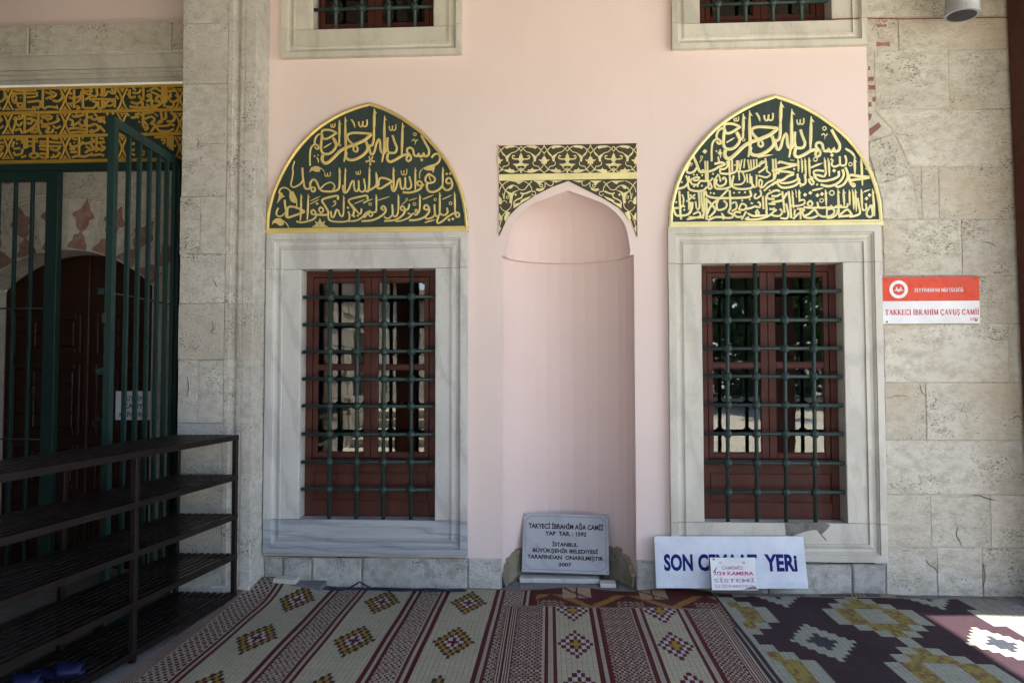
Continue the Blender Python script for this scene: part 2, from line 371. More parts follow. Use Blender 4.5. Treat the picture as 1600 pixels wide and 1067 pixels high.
SER = {'T': (.8, ['.14 .4,0 .4,1', '.06 .03,.97 .77,.97', '.06 .03,.97 .03,.8', '.06 .77,.97 .77,.8', '.05 .22,.03 .58,.03']),
 'A': (.84, ['.06 .1,0 .42,1', '.14 .42,.97 .74,0', '.05 .22,.34 .62,.34', '.05 0,.03 .22,.03', '.05 .58,.03 .88,.03']),
 'K': (.84, ['.14 .16,0 .16,1', '.05 0,.03 .32,.03', '.05 0,.97 .32,.97', '.06 .18,.4 .66,.97', '.14 .34,.55 .74,.02', '.05 .54,.97 .8,.97', '.05 .56,.03 .86,.03']),
 'E': (.72, ['.14 .16,0 .16,1', '.06 0,.97 .62,.97', '.06 0,.03 .66,.03', '.05 .16,.52 .5,.52', '.06 .62,.97 .62,.78', '.06 .66,.03 .66,.24', '.05 .5,.62 .5,.42']),
 'C': (.78, ['.12 .68,.72 .56,.94 .4,.98 .14,.8 .08,.5 .14,.2 .4,.02 .58,.06 .7,.26', '.05 .68,.7 .68,.98']),
 'I': (.36, ['.14 .18,0 .18,1', '.05 0,.03 .36,.03', '.05 0,.97 .36,.97']),
 'B': (.74, ['.14 .16,0 .16,1', '.05 0,.97 .3,.97', '.05 0,.03 .3,.03', '.1 .16,.96 .42,.94 .56,.76 .42,.55 .16,.53', '.11 .3,.53 .56,.45 .62,.26 .48,.06 .16,.04']),
 'R': (.82, ['.14 .16,0 .16,1', '.05 0,.97 .3,.97', '.05 0,.03 .32,.03', '.1 .16,.96 .44,.94 .58,.74 .42,.52 .16,.5', '.13 .36,.5 .7,.02', '.05 .6,.03 .82,.03']),
 'H': (.86, ['.14 .16,0 .16,1', '.14 .7,0 .7,1', '.05 .16,.5 .7,.5', '.05 0,.03 .32,.03', '.05 0,.97 .32,.97', '.05 .54,.03 .86,.03', '.05 .54,.97 .86,.97']),
 'M': (1.02, ['.06 .14,0 .14,1', '.14 .16,.97 .5,.04', '.06 .5,.04 .82,.97', '.14 .86,0 .86,1', '.05 0,.03 .28,.03', '.05 0,.97 .2,.97', '.05 .7,.03 1.02,.03', '.05 .82,.97 1.02,.97']),
 'V': (.82, ['.14 .12,1 .42,.03', '.06 .42,.03 .7,1', '.05 0,.97 .28,.97', '.05 .56,.97 .84,.97']),
 'U': (.84, ['.14 .16,1 .16,.3 .3,.03 .5,.03 .68,.25 .68,.6', '.06 .68,.5 .68,1', '.05 0,.97 .32,.97', '.05 .54,.97 .84,.97']),
 'S': (.6, ['.11 .5,.78 .42,.95 .24,.98 .1,.82 .16,.62 .42,.44 .52,.24 .4,.05 .2,.03 .06,.2', '.05 .51,.72 .51,.98', '.05 .05,.02 .05,.28']),
 'N': (.88, ['.06 .14,0 .14,1', '.14 .14,.95 .72,.05', '.06 .74,0 .74,1', '.05 0,.03 .28,.03', '.05 0,.97 .18,.97', '.05 .6,.97 .88,.97']),
 'Z': (.72, ['.06 .06,.97 .64,.97', '.13 .6,.95 .08,.05', '.06 .04,.03 .66,.03', '.05 .06,.97 .06,.8', '.05 .66,.03 .66,.22']),
 'Y': (.8, ['.13 .12,1 .4,.5', '.06 .4,.5 .66,1', '.14 .4,.52 .4,0', '.05 0,.97 .26,.97', '.05 .54,.97 .8,.97', '.05 .24,.03 .56,.03']),
 'F': (.68, ['.14 .16,0 .16,1', '.06 0,.97 .6,.97', '.05 .16,.5 .48,.5', '.06 .6,.97 .6,.78', '.05 0,.03 .34,.03']),
 'L': (.68, ['.14 .16,0 .16,1', '.05 0,.97 .34,.97', '.06 0,.03 .62,.03', '.06 .62,.03 .62,.26']),
 'G': (.84, ['.12 .68,.72 .56,.94 .4,.98 .14,.8 .08,.5 .14,.2 .4,.02 .6,.06 .7,.16', '.12 .7,.05 .7,.42', '.05 .52,.43 .84,.43']),
 '1': (.4, ['.13 .22,0 .22,1', '.05 .06,.03 .38,.03', '.05 .06,.8 .2,.97']),
 '5': (.5, ['.06 .1,.95 .46,.95', '.06 .1,.95 .08,.55', '.12 .08,.55 .3,.6 .46,.4 .4,.1 .2,.02 .04,.12']),
 '9': (.52, ['.1 .44,.7 .3,.52 .12,.6 .08,.82 .26,.98 .44,.82 .44,.4 .3,.08 .1,.04']),
 '2': (.52, ['.11 .06,.76 .18,.96 .38,.9 .42,.68 .08,.06', '.08 .06,.05 .48,.05'])}
def serif_words(s, x0, x1, z0, z1, y, mat, root, label=None, name='lettering'):
    dots = {'İ': 'I', 'Ü': 'U', 'Ç': 'C', 'Ş': 'S', 'Ğ': 'G'}; cur = 0; items = []
    for ch in s:
        if ch == ' ': cur += .38; continue
        g = SER[dots.get(ch, ch)]
        for st in g[1]:
            q = st.split(); items.append((float(q[0]), [(cur+float(a.split(',')[0]), float(a.split(',')[1])) for a in q[1:]]))
        c = cur+g[0]/2
        if ch == 'İ': items.append((.14, [(c, 1.13), (c, 1.25)]))
        if ch == 'Ü': items += [(.12, [(c-.15, 1.13), (c-.15, 1.23)]), (.12, [(c+.15, 1.13), (c+.15, 1.23)])]
        if ch == 'Ğ': items.append((.06, [(c-.18, 1.24), (c, 1.12), (c+.18, 1.24)]))
        if ch in 'ÇŞ': items.append((.08, [(c, 0), (c+.08, -.12), (c-.06, -.22)]))
        cur += g[0]+.1
    W_ = cur-.1; mb = MB(); sx = (x1-x0)/W_; sz = z1-z0
    for i, (w, pts) in enumerate(items):
        L = smooth_line([(x0+a*sx, z0+b*sz) for a, b in pts], sz*.25); yy = y-(i % 7)*.00004; n = len(L); vs = []; fs = []
        for k, p in enumerate(L):
            d = (L[min(k+1, n-1)]-L[max(k-1, 0)]).normalized(); nn = Vector((-d.y, d.x))
            off = Vector((nn.x*w*sx*.85, nn.y*w*sz*.6)); a, b = p+off, p-off; vs += [(a.x, yy, a.y), (b.x, yy, b.y)]
            if k: o = 2*(k-1); fs.append((o, o+1, o+3, o+2))
        mb.add(vs, fs)
    o = mb.build(name, mat)
    if root.type == 'EMPTY' and root.rotation_euler.x == 0: put(o, root)
    else: o.parent = root
    if label: o['label'] = label
    return o
# ================================================================ the setting
mb = MB(); mb.box(-9, 8, -3.1, 2.0, -.30, -.004); floor = struct(mb.build('floor', 'grey_tile'))
mb = MB(); mb.add([(-260, 10, -.06), (-260, -260, -.06), (260, -260, -.06), (260, 10, -.06)], [(0, 1, 2, 3)]); court = struct(mb.build('courtyard_ground', 'paving'))
# grey strip tiles along the foot of the wall
r = random.Random(4); x = -2.2
while x < 3.3:
    w = r.uniform(.17, .21)
    if not (-.37 < x+w/2 < .62):
        t = child(MB().box(x+.002, x+w-.003, -.20, .02, -.02, .006+r.uniform(0, .002)), 'tile', 'grey_tile', floor)
    x += w
# ================================================================ pink wall with the prayer niche
FB = 0.0
Lo = rect(417, 365, 731, 865); Ro = rect(1045, 355, 1380, 877)      # outer rectangles of the marble surrounds
Li = rect(469.5, 420.5, 680.5, 811); Ri = rect(1097.5, 411.5, 1319, 815.5)
Ro = (Ro[0], Ro[0]+(Lo[1]-Lo[0])*1.0, .236, Ro[3])
ULo = rect(443, -70, 722, 91); ULi = rect(490, -70, 678, 46)
URo = rect(1048, -80, 1350, 77); URi = rect(1092, -80, 1297, 36.5)
ULo = (ULo[0], ULo[1], ULo[2], 4.95); ULi = (ULi[0], ULi[1], ULi[2], 4.7); URo = (URo[0], URo[1], URo[2], 4.95); URi = (URi[0], URi[1], URi[2], 4.7)
WX0, WX1 = X(418, 300), X(1355.5, 150); PZ0 = Z(600, 870); WT = 5.3
NX0, NX1 = X(783.5, 700), X(993, 700); NZS = Z(890, 399)             # niche jambs and springing
HL, HR = X(790.5, 396), X(985, 396); NXC = (NX0+NX1)/2
arch_px = [(791.5, 394), (796, 365.5), (805, 344), (827, 323), (854.5, 310.5), (888, 297.6)]
AR0 = [(abs(X(a, b)-X(888, 297))/abs(X(791.5, 394)-X(888, 297)), Z(a, b)) for a, b in arch_px]  # half width (fraction), height
HC = (HL+HR)/2; HW = (HR-HL)/2
AR = [(p.x, p.y) for p in smooth_line(AR0, .001)]
AR[-1] = (0.0, AR[-1][1])
def hood(z):
    if z <= AR[0][1]: return 1.0
    for (a, za), (b, zb) in zip(AR, AR[1:]):
        if z <= zb:
            k = (z-za)/(zb-za); return a+(b-a)*k
    return 0.0
wall = empty('pink_wall', 'smooth pink plaster wall between the stone pier and the rough stone wall', 'wall', (0, 0, 0))
holes = [(Lo[0]+.02, Lo[1]-.02, Lo[2]+.02, Lo[3]-.02), (Ro[0]+.02, Ro[1]-.02, Ro[2]+.02, Ro[3]-.02), (ULo[0]+.02, ULo[1]-.02, ULo[2]+.02, ULo[3]-.02), (URo[0]+.02, URo[1]-.02, URo[2]+.02, URo[3]-.02), (NX0, NX1, -1, AR[-1][1])]
xs = sorted(set([WX0, WX1]+[h[0] for h in holes]+[h[1] for h in holes if h[1] < WX1])); zs = sorted(set([PZ0, WT]+[h[2] for h in holes if h[2] > PZ0]+[h[3] for h in holes]))
mb = MB()
for i in range(len(xs)-1):
    for j in range(len(zs)-1):
        cx, cz = (xs[i]+xs[i+1])/2, (zs[j]+zs[j+1])/2
        if any(h[0] < cx < h[1] and h[2] < cz < h[3] for h in holes): continue
        mb.add([(xs[i], 0, zs[j]), (xs[i+1], 0, zs[j]), (xs[i+1], 0, zs[j+1]), (xs[i], 0, zs[j+1])], [(0, 1, 2, 3)])
# plaster round the pointed arch of the niche, and its reveal
N = 34; zz = [AR[0][1]+(AR[-1][1]-AR[0][1])*(1-(1-k/N)**2) for k in range(N+1)]
for sgn, xe in ((-1, NX0), (1, NX1)):
    mb.add([(xe, 0, NZS), (HC+sgn*HW, 0, NZS), (HC+sgn*HW, 0, zz[0]), (xe, 0, zz[0])], [(0, 1, 2, 3) if sgn > 0 and False else (0, 1, 2, 3)])
    for a, b in zip(zz, zz[1:]):
        mb.add([(xe, 0, a), (HC+sgn*HW*hood(a), 0, a), (HC+sgn*HW*hood(b), 0, b), (xe, 0, b)], [(0, 1, 2, 3)])
child(mb, 'plaster', 'pink_plaster', wall)
ND = .40; RIM = .02
NF = 15
def sect(hw, dep, xc, n=15):
    """faceted half-ellipse plan of the niche, from left to right"""
    return [(xc-hw*math.cos(math.pi*k/n), dep*math.sin(math.pi*k/n)) for k in range(n+1)]
mb = MB(); base = sect((NX1-NX0)/2, ND, NXC); NZ0 = 0.0
for (x0, y0), (x1, y1) in zip(base, base[1:]):
    mb.add([(x0, y0+RIM, NZ0), (x1, y1+RIM, NZ0), (x1, y1+RIM, NZS), (x0, y0+RIM, NZS)], [(0, 1, 2, 3)])
mb.add([(NX0, 0, PZ0), (NX0, RIM, PZ0), (NX0, RIM, NZS), (NX0, 0, NZS)], [(0, 1, 2, 3)]); mb.add([(NX1, 0, PZ0), (NX1, RIM, PZ0), (NX1, RIM, NZS), (NX1, 0, NZS)], [(0, 1, 2, 3)])
child(mb, 'niche_shaft', 'niche_plaster', wall)
mb = MB(); hp = sect(HW, ND-.03, HC); LZ = NZS
for a, b in zip(base, base[1:]): pass
mb.add([(x, y+RIM, LZ) for x, y in base]+[(x, y+RIM+.002, LZ) for x, y in hp]+[(x, y+RIM+.002, LZ+.008) for x, y in hp], [(i, i+1, i+NF+2, i+NF+1) for i in range(NF)]+[(i+NF+1, i+NF+2, i+2*NF+3, i+2*NF+2) for i in range(NF)])
mb.add([(NX0, 0, LZ), (HL, 0, LZ), (HL, RIM+.002, LZ), (NX0, RIM, LZ)], [(0, 1, 2, 3)]); mb.add([(NX1, 0, LZ), (HR, 0, LZ), (HR, RIM+.002, LZ), (NX1, RIM, LZ)], [(0, 1, 2, 3)])
child(mb, 'ledge', 'niche_plaster', wall)
mb = MB(); rows = [NZS+.008]+zz[0:]; rings = []
for z in rows:
    h = max(hood(z), .001); rings.append([(x, y+RIM+.004, z) for x, y in sect(HW*h, (ND-.03)*h**.9, HC, NF)])
vs = [p for g in rings for p in g]; m_ = NF+1
fs = [(i*m_+k, i*m_+k+1, (i+1)*m_+k+1, (i+1)*m_+k) for i in range(len(rings)-1) for k in range(NF)]
mb.add(vs, fs)
for sgn in (-1, 1):
    for a, b in zip(rows, rows[1:]):
        xa, xb = HC+sgn*HW*hood(a), HC+sgn*HW*hood(b); mb.add([(xa, 0, a), (xa, RIM+.004, a), (xb, RIM+.004, b), (xb, 0, b)], [(0, 1, 2, 3)])
child(mb, 'niche_hood', 'niche_plaster', wall)
# paler raised arch rim
outer_px = [(783.6, 366), (793.5, 340), (811, 322), (838.7, 304.5), (862.4, 292.7), (888, 283.2), (915.5, 297), (941, 309.6), (966.7, 325), (986.4, 345.8), (993.5, 367.5)]
inner_px = [(791.5, 394), (796, 365.5), (805, 344), (827, 323), (854.5, 310.5), (888, 297.6), (917.5, 312), (941, 326), (966.7, 344), (978.5, 363.5), (984.4, 395)]
# exposed stones at the foot of the niche
r = random.Random(9)
base11 = sect((NX1-NX0)/2, ND, NXC, 11)
for k, (hs) in enumerate([(.09, .15), (.16, .20), (.21, .22), (.22, .225), (.225, .23), (.23, .23), (.23, .23), (.23, .235), (.235, .22), (.20, .17), (.15, .09)]):
    (x0, y0), (x1, y1) = base11[k], base11[k+1]; n_ = 5; vs = []; dx, dy = x1-x0, y1-y0; L_ = math.hypot(dx, dy); nx, ny = dy/L_, -dx/L_
    if ny > 0: nx, ny = -nx, -ny
    a_ = .003; off = .030
    ft, fb, bt = [], [], []
    for i in range(n_+1):
        q = a_+(1-2*a_)*i/n_; px_, py_ = x0+dx*q, y0+dy*q+RIM; h = hs[0]+(hs[1]-hs[0])*i/n_+r.uniform(-.012, .012)+.02
        o2 = off+r.uniform(-.003, .004)
        fb.append((px_+nx*o2, py_+ny*o2, 0)); ft.append((px_+nx*o2, py_+ny*o2, h-.008)); bt.append((px_+nx*.001, py_+ny*.001, h))
    m2 = n_+1; mb = MB(); mb.add(fb+ft+bt, [(i, i+1, i+1+m2, i+m2) for i in range(n_)]+[(i+m2, i+1+m2, i+1+2*m2, i+2*m2) for i in range(n_)]+[(0, m2, 2*m2), (n_, n_+2*m2, n_+m2)])
    child(mb, 'stone', 'niche_stone', wall)
# plinth stones under the plaster
backing = MB().box(-2.25, NX0-.012, .012, .3, -.05, PZ0-.01); backing.box(NX1+.012, 3.9, .012, .3, -.05, PZ0-.01); backing.box(WX1-.02, 3.9, .0045, .3, PZ0-.01, WT)
def pst(px0, px1, py0=872, py1=930, sd_=1, mat='plinth_stone', yf=None, root=None):
    a, b, c, d = rect(px0, py0, px1, py1); r_ = random.Random(sd_)
    return child(stone(a+.002, b-.002, -.01, d-.004, (r_.uniform(-.014, -.004) if yf is None else yf), .06, sd_, .006, .008), 'stone', mat, root or wall)
for i, (a, b) in enumerate([(413, 443), (443, 487), (487, 565), (565, 731), (731, 783)]): pst(a, b, 870, sd_=20+i, yf=-.002 if i == 4 else None, mat='pier_stone' if i == 4 else 'plinth_stone')
pst(994, 1046, 879, sd_=31); pst(1046, 1200, 879, sd_=32); pst(1200, 1331, 879, sd_=33); pst(1331, 1384, 879, sd_=34)
for s_ in (NX0, NX1):
    child(MB().box(min(s_, s_+(.0)) - (.012 if s_ == NX0 else 0), s_+(.012 if s_ == NX1 else 0), -.001, .05, -.01, PZ0-.002), 'return_stone', 'plinth_stone', wall)
# tiles on the floor of the niche
for k in range(7):
    a = NX0-.02+(NX1-NX0+.04)*k/7
    child(MB().box(a+.002, a+(NX1-NX0+.04)/7-.002, -.02, .46, -.02, .012), 'tile', 'grey_tile', floor)
# ================================================================ window surrounds, frames, panes, grilles
PROF = [(0, .0), (0, -.044), (.048, -.046), (.050, -.034), (.056, -.034), (.066, -.020), (.084, -.016), (.102, -.022), (.104, -.030), (.116, -.031), (.118, -.018), (.124, -.018)]
def surround(root, o, i, mats, yback, seeds, prof=PROF, k=1.0):
    x0, x1, z0, z1 = o; a0, a1, b0, b1 = i
    def U(top):                      # lintel or sill: swept profile with mitred corners, cut at the joint
        mb = MB(); lines = []
        zj = b1 if top else b0; sg = 1 if top else -1; ze = z1 if top else z0; wl, wr, wh = a0-x0, x1-a1, abs(ze-zj)
        P = [(p*k, y) for p, y in prof]+[(None, prof[-1][1]), (None, yback)]
        g = .0016*sg
        for p, y in P:
            if p is None: lines.append([(a0, y, zj+g), (a0, y, zj+g), (a1, y, zj+g), (a1, y, zj+g)])
            else: lines.append([(x0+p, y, zj+g), (x0+p, y, ze-sg*p), (x1-p, y, ze-sg*p), (x1-p, y, zj+g)])
        vs = [q for l in lines for q in l]; fs = []
        for m in range(len(lines)-1):
            for q in range(3): f = (m*4+q, m*4+q+1, (m+1)*4+q+1, (m+1)*4+q); fs.append(f)
        n0 = len(lines)-2
        fs.append(tuple(m*4 for m in range(len(lines)-1))); fs.append(tuple(m*4+3 for m in range(len(lines)-1)))
        return mb.add(vs, fs)
    def J(left):
        mb = MB(); sg = 1 if left else -1; xe, xi = (x0, a0) if left else (x1, a1)
        P = [(xe+sg*p*k, y) for p, y in prof]+[(xi-sg*.004, prof[-1][1]), (xi, prof[-1][1]+.004), (xi, yback)]
        nz = 10; vs = []; rr = random.Random(seeds+left)
        for q in range(nz+1):
            z = b0+.0016+(b1-b0-.0032)*q/nz
            vs += [(x_+rr.uniform(-.0008, .0008), y, z) for x_, y in P]
        n_ = len(P); fs = [(q*n_+m, q*n_+m+1, (q+1)*n_+m+1, (q+1)*n_+m) for q in range(nz) for m in range(n_-1)]
        fs += [tuple(range(n_)), tuple(nz*n_+m for m in range(n_))]
        return mb.add(vs, fs)
    child(U(True), 'lintel', mats[0], root); child(U(False), 'sill', mats[1], root)
    child(J(True), 'jamb', mats[2], root); child(J(False), 'jamb', mats[3], root)
def frame_ring(mb, a, b, c, d, w, y0, y1, ch=.003):
    """rectangular ring of timber: stiles full height, rails between"""
    mb.box(a, a+w, y0, y1, c, d, ch); mb.box(b-w, b, y0, y1, c, d, ch)
    mb.box(a+w, b-w, y0+.0015, y1, c, c+w, ch); mb.box(a+w, b-w, y0+.0015, y1, d-w, d, ch)
KN = [(.004, -.030), (.018, -.026), (.031, -.010), (.033, 0), (.031, .010), (.018, .026), (.004, .030)]
knot_me = {}
def grille(root, vx, hz, ztop, zbot, xl, xr, y=.012, sd_=0, extend=()):
    """vx: list of (x_top, x_bottom); hz: heights"""
    g = child(MB().tube([(vx[0][0], y, ztop), (vx[0][0]*.5+vx[0][1]*.5, y, (ztop+zbot)/2), (vx[0][1], y, zbot)], .0142, 10), 'upright_bar', 'green_iron', root, True); 
    for i, (a, b) in enumerate(vx[1:]):
        zb = zbot-(.04 if (i+1) in extend else 0)
        child(MB().tube([(a, y, ztop), ((a+b)/2, y, (ztop+zb)/2), (b, y, zb)], .0142, 10), 'upright_bar', 'green_iron', root, True)
    r_ = random.Random(sd_)
    for z in hz:
        dz = r_.uniform(-.003, .003); child(MB().tube([(xl, y+.001, z+dz), ((xl+xr)/2, y+.001, z), (xr, y+.001, z-dz)], .0130, 10), 'cross_bar', 'green_iron', root, True)
        child(MB().lathe([(.016, -.004), (.016, .004)], (xr-.018, y+.001, z-dz), 10, 'x'), 'collar', 'green_iron', root)
        for a, b in vx:
            k = (ztop-z)/(ztop-zbot); x_ = a+(b-a)*k
            if 'k' not in knot_me:
                me = MB().lathe([(.007, -.034), (.025, -.024), (.0315, -.009), (.0315, .009), (.025, .024), (.007, .034)], (0, 0, 0), 8, 'y').build('knot', 'green_iron').data
                knot_me['k'] = me; bpy.data.objects.remove(bpy.data.objects['knot'])
            o = bpy.data.objects.new('knot', knot_me['k']); COL.objects.link(o); put(o, root); o.location = (x_, y, z+dz*.3); o.rotation_euler = (r_.uniform(-.1, .1), r_.uniform(0, .8), r_.uniform(-.1, .1))
YW = .11
def window(name, label, o, i, cas, glass_z, panel, vx, hz, xlr, mats, seeds, upper=False, extend=()):
    root = empty(name, label, 'window', ((i[0]+i[1])/2, 0, o[2]))
    surround(root, o, i, mats, .16, seeds, PROF, k=(o[1]-o[0])/1.48 if not upper else .82)
    a0, a1, b0, b1 = i
    mb = MB(); fa0, fa1 = a0-.03, a1+.03; fb0, fb1 = b0-.03, b1+.03
    c0, c1, cz0, cz1 = cas
    # fixed timber frame
    mb.box(fa0, c0, YW, YW+.09, fb0, fb1, .002); mb.box(c1, fa1, YW, YW+.09, fb0, fb1, .002); mb.box(c0, c1, YW+.001, YW+.09, cz1, fb1, .002)
    child(mb, 'window_frame', 'wood_paint', root)
    if panel:
        mb = MB(); p0, p1, q0, q1 = panel
        mb.box(c0, c1, YW+.0015, YW+.09, q1, cz0, .002); mb.box(c0, c1, YW+.0015, YW+.09, fb0, q0, .002)
        mb.box(c0, p0, YW+.003, YW+.09, q0, q1, .002); mb.box(p1, c1, YW+.003, YW+.09, q0, q1, .002)
        mb.box(p0, p1, YW+.016, YW+.06, q0, q1); mb.box(p0+.012, p1-.012, YW+.009, YW+.06, q0+.012, q1-.012, .004)
        child(mb, 'lower_panel', 'wood_paint', root)
    else:
        child(MB().box(c0, c1, YW+.0015, YW+.09, fb0, cz0, .002), 'bottom_rail', 'wood_paint', root)
    gz = glass_z; cm = (c0+c1)/2
    for s_ in (0, 1):
        e0, e1 = (c0+.004, cm-.0015) if s_ == 0 else (cm+.0015, c1-.004); w = .036
        mb = MB(); y0, y1 = YW+.004, YW+.05; z0, z1 = cz0+.004, cz1-.004
        wi = .052 if True else w                      # meeting stile is wider
        l, r_ = (w, wi) if s_ == 0 else (wi, w)
        mb.box(e0, e0+l, y0, y1, z0, z1, .003); mb.box(e1-r_, e1, y0, y1, z0, z1, .003)
        mb.box(e0+l, e1-r_, y0+.001, y1, z0, gz[0], .003); mb.box(e0+l, e1-r_, y0+.001, y1, gz[-1], z1, .003)
        for k in range(1, len(gz)-2, 2): mb.box(e0+l, e1-r_, y0+.001, y1, gz[k], gz[k+1], .003)
        cs = child(mb, 'casement', 'wood_paint', root)
        for k in range(0, len(gz)-1, 2):
            child(MB().box(e0+l-.004, e1-r_+.004, y0+.016, y0+.020, gz[k]-.004, gz[k+1]+.004), 'pane', 'glass', cs)
            # old putty bead round the glass
            pb = MB(); x0_, x1_, z0_, z1_ = e0+l, e1-r_, gz[k], gz[k+1]
            pb.box(x0_, x1_, y0+.008, y0+.0155, z0_, z0_+.006, .002); pb.box(x0_, x1_, y0+.008, y0+.0155, z1_-.006, z1_, .002)
            child(pb, 'glazing_bead', 'wood_paint', cs)
    # dark room behind
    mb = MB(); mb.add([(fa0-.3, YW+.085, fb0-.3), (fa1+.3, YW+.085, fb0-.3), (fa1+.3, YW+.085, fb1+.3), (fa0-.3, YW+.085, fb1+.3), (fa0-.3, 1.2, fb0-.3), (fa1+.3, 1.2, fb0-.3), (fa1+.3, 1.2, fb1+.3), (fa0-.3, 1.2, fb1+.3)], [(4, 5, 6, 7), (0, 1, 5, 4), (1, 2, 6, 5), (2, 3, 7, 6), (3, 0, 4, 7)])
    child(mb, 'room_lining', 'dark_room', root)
    grille(root, vx, hz, b1+.004, b0-.004, *xlr, sd_=seeds, extend=extend)
    return root
def wx(*p): return [X(a, 600, YW) for a in p]
cL = rect(488, 432.6, 671, 717, YW); gL = [Z(580, 707, YW), Z(580, 577.5, YW), Z(580, 570, YW), Z(580, 441, YW)]
pL = rect(489, 737, 670, 782, YW)
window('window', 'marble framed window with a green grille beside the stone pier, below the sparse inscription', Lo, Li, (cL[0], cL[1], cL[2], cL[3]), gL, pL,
       [(X(516, 422), X(513.5, 808)), (X(558, 422), X(556, 808)), (X(600, 422), X(598, 808)), (X(642.5, 422), X(641.5, 808))],
       [Z(578, y) for y in (464, 506.5, 549, 592.5, 634.6, 678.5, 722, 765)], (X(472, 600), X(682, 600)), ('marble', 'marble_streak', 'marble', 'marble'), 5)
cR = rect(1105.5, 424.5, 1297, 717.5, YW); gR = [Z(1200, 708, YW), Z(1200, 575, YW), Z(1200, 566.5, YW), Z(1200, 432.5, YW)]
pR = rect(1108, 738, 1301, 785, YW)
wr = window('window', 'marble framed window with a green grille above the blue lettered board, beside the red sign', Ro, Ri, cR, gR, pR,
       [(X(1137.4, 412), X(1138, 815)), (X(1180.5, 412), X(1183.7, 815)), (X(1226, 412), X(1229.4, 815)), (X(1271, 412), X(1275.3, 815))],
       [Z(1205, y) for y in (455.5, 500, 544.3, 588, 633, 678, 723.6, 769)], (X(1096, 600), X(1317, 600)), ('marble_warm', 'marble_warm', 'marble_warm', 'marble_warm'), 8, extend=(2, 3))
cUL = rect(500, -70, 672, 43, YW); 
window('upper_window', 'small upper window cut by the top of the picture, directly above the sparse inscription', ULo, ULi, (cUL[0], cUL[1], Z(590, 44.5, YW), 4.62), [Z(590, 36, YW), 4.56], None,
       [(X(523.5, 0), X(524, 46)), (X(564, 0), X(564.5, 46)), (X(605.5, 0), X(607, 46)), (X(647, 0), X(648, 46))], [Z(590, 12), Z(590, 12)+.2, Z(590, 12)+.4], (X(488, 20), X(679, 20)), ('marble_warm',)*4, 11, True)
cUR = rect(1101, -70, 1275, 33, YW)
window('upper_window', 'small upper window cut by the top of the picture, above the dense inscription on the right', URo, URi, (cUR[0], cUR[1], Z(1190, 31, YW), 4.62), [Z(1190, 24, YW), 4.56], None,
       [(X(1122, 0), X(1122.5, 38)), (X(1165.5, 0), X(1166, 38)), (X(1208, 0), X(1209, 38)), (X(1253, 0), X(1253.5, 38))], [Z(1190, 4), Z(1190, 4)+.2, Z(1190, 4)+.4], (X(1091, 20), X(1294, 20)), ('marble_warm',)*4, 14, True)
# cement repair and crack in the right sill
pts = [(1227, 817), (1288, 816), (1297, 820), (1291, 828), (1284, 834), (1276, 827), (1262, 829), (1248, 833), (1236, 838), (1229, 836)]
child(MB().poly([at(a, b, -.02) for a, b in pts], -.0225, -.017), 'cement_patch', 'cement', wr)
mb = MB(); stroke(mb, [Vector(at(a, b, -.03)) for a, b in ((1276, 824), (1284, 836), (1292, 843), (1298, 852), (1300, 862), (1299, 874))], .006, -.0475, .0005); 
mb = MB(); stroke(mb, [Vector(at(a, b, -.02)) for a, b in ((1276, 824), (1284, 836), (1289, 841), (1291, 844))], .006, -.0185, .0012); child(mb, 'crack', 'joint', wr)
# ================================================================ stone wall on the right
sw = empty('stone_wall', 'rough pale limestone wall with a relieving arch and a few red bricks, right of the pink wall', 'wall', (3.0, 0, 0))
child(backing, 'mortar_core', 'pale_joint', sw)
XE = 3.75
def blk(px0, px1, py0, py1, sd_, x1=None, mat='limestone', yf=None):
    a, b, c, d = rect(px0, py0, px1, py1); r_ = random.Random(sd_)
    if x1: b = x1
    child(stone(a+.0006, b-.0006, c+.0006, d-.0006, (r_.uniform(-.003, .001) if yf is None else yf), .06, sd_, .004, .0018), 'stone', mat, sw)
for i, (a, b, c, d, e) in enumerate([(1351, 1483, -60, 27, None), (1483, 1580, -60, 27, XE), (1404, 1580, 28, 78, XE), (1367, 1483, 78, 170, None), (1483, 1580, 78, 170, XE),
     (1440, 1467, 261, 342, None), (1467, 1580, 261, 342, XE), (1380, 1503, 343, 431, None), (1503, 1580, 343, 431, XE),
     (1381, 1580, 432, 505, XE), (1382, 1577, 506, 597, None), (1577, 1600, 506, 597, XE), (1383, 1447, 598, 687, None), (1447, 1600, 598, 687, XE), (1384, 1600, 688, 772, XE),
     (1384, 1455, 773, 855, None), (1455, 1548, 773, 855, None), (1548, 1600, 773, 855, XE), (1385, 1465, 856, 935, None), (1465, 1536, 856, 935, None), (1536, 1610, 856, 935, XE)]):
    blk(a, b, c, d, 100+i, e)
def oblk(pts, sd_, mat='limestone', yf=0.0, name='stone'):
    P = [at(a, b) for a, b in pts]; r_ = random.Random(sd_); Q = []
    for i, p in enumerate(P):
        q = P[(i+1) % len(P)]; n = max(1, int(math.dist(p, q)/.08))
        for k in range(n): Q.append((p[0]+(q[0]-p[0])*k/n+r_.uniform(-.003, .003), p[1]+(q[1]-p[1])*k/n+r_.uniform(-.003, .003)))
    child(outline_block(MB(), Q, yf, .06, .005, r_), name, mat, sw)
oblk([(1366, 171.5), (1580, 171.5), (1582, 259.5), (1420.5, 259.5), (1414, 245), (1404, 222), (1391, 199), (1377, 183)], 140, yf=-.002)
oblk([(1421.5, 261.5), (1439, 261.5), (1439, 341.5), (1435.5, 341.5), (1432.5, 315), (1428, 285)], 141, yf=.003)
oblk([(1358, 222), (1378, 215), (1394, 212), (1404, 228), (1414, 248), (1418, 270), (1371, 286), (1364, 262), (1357, 240)], 142, yf=-.006)
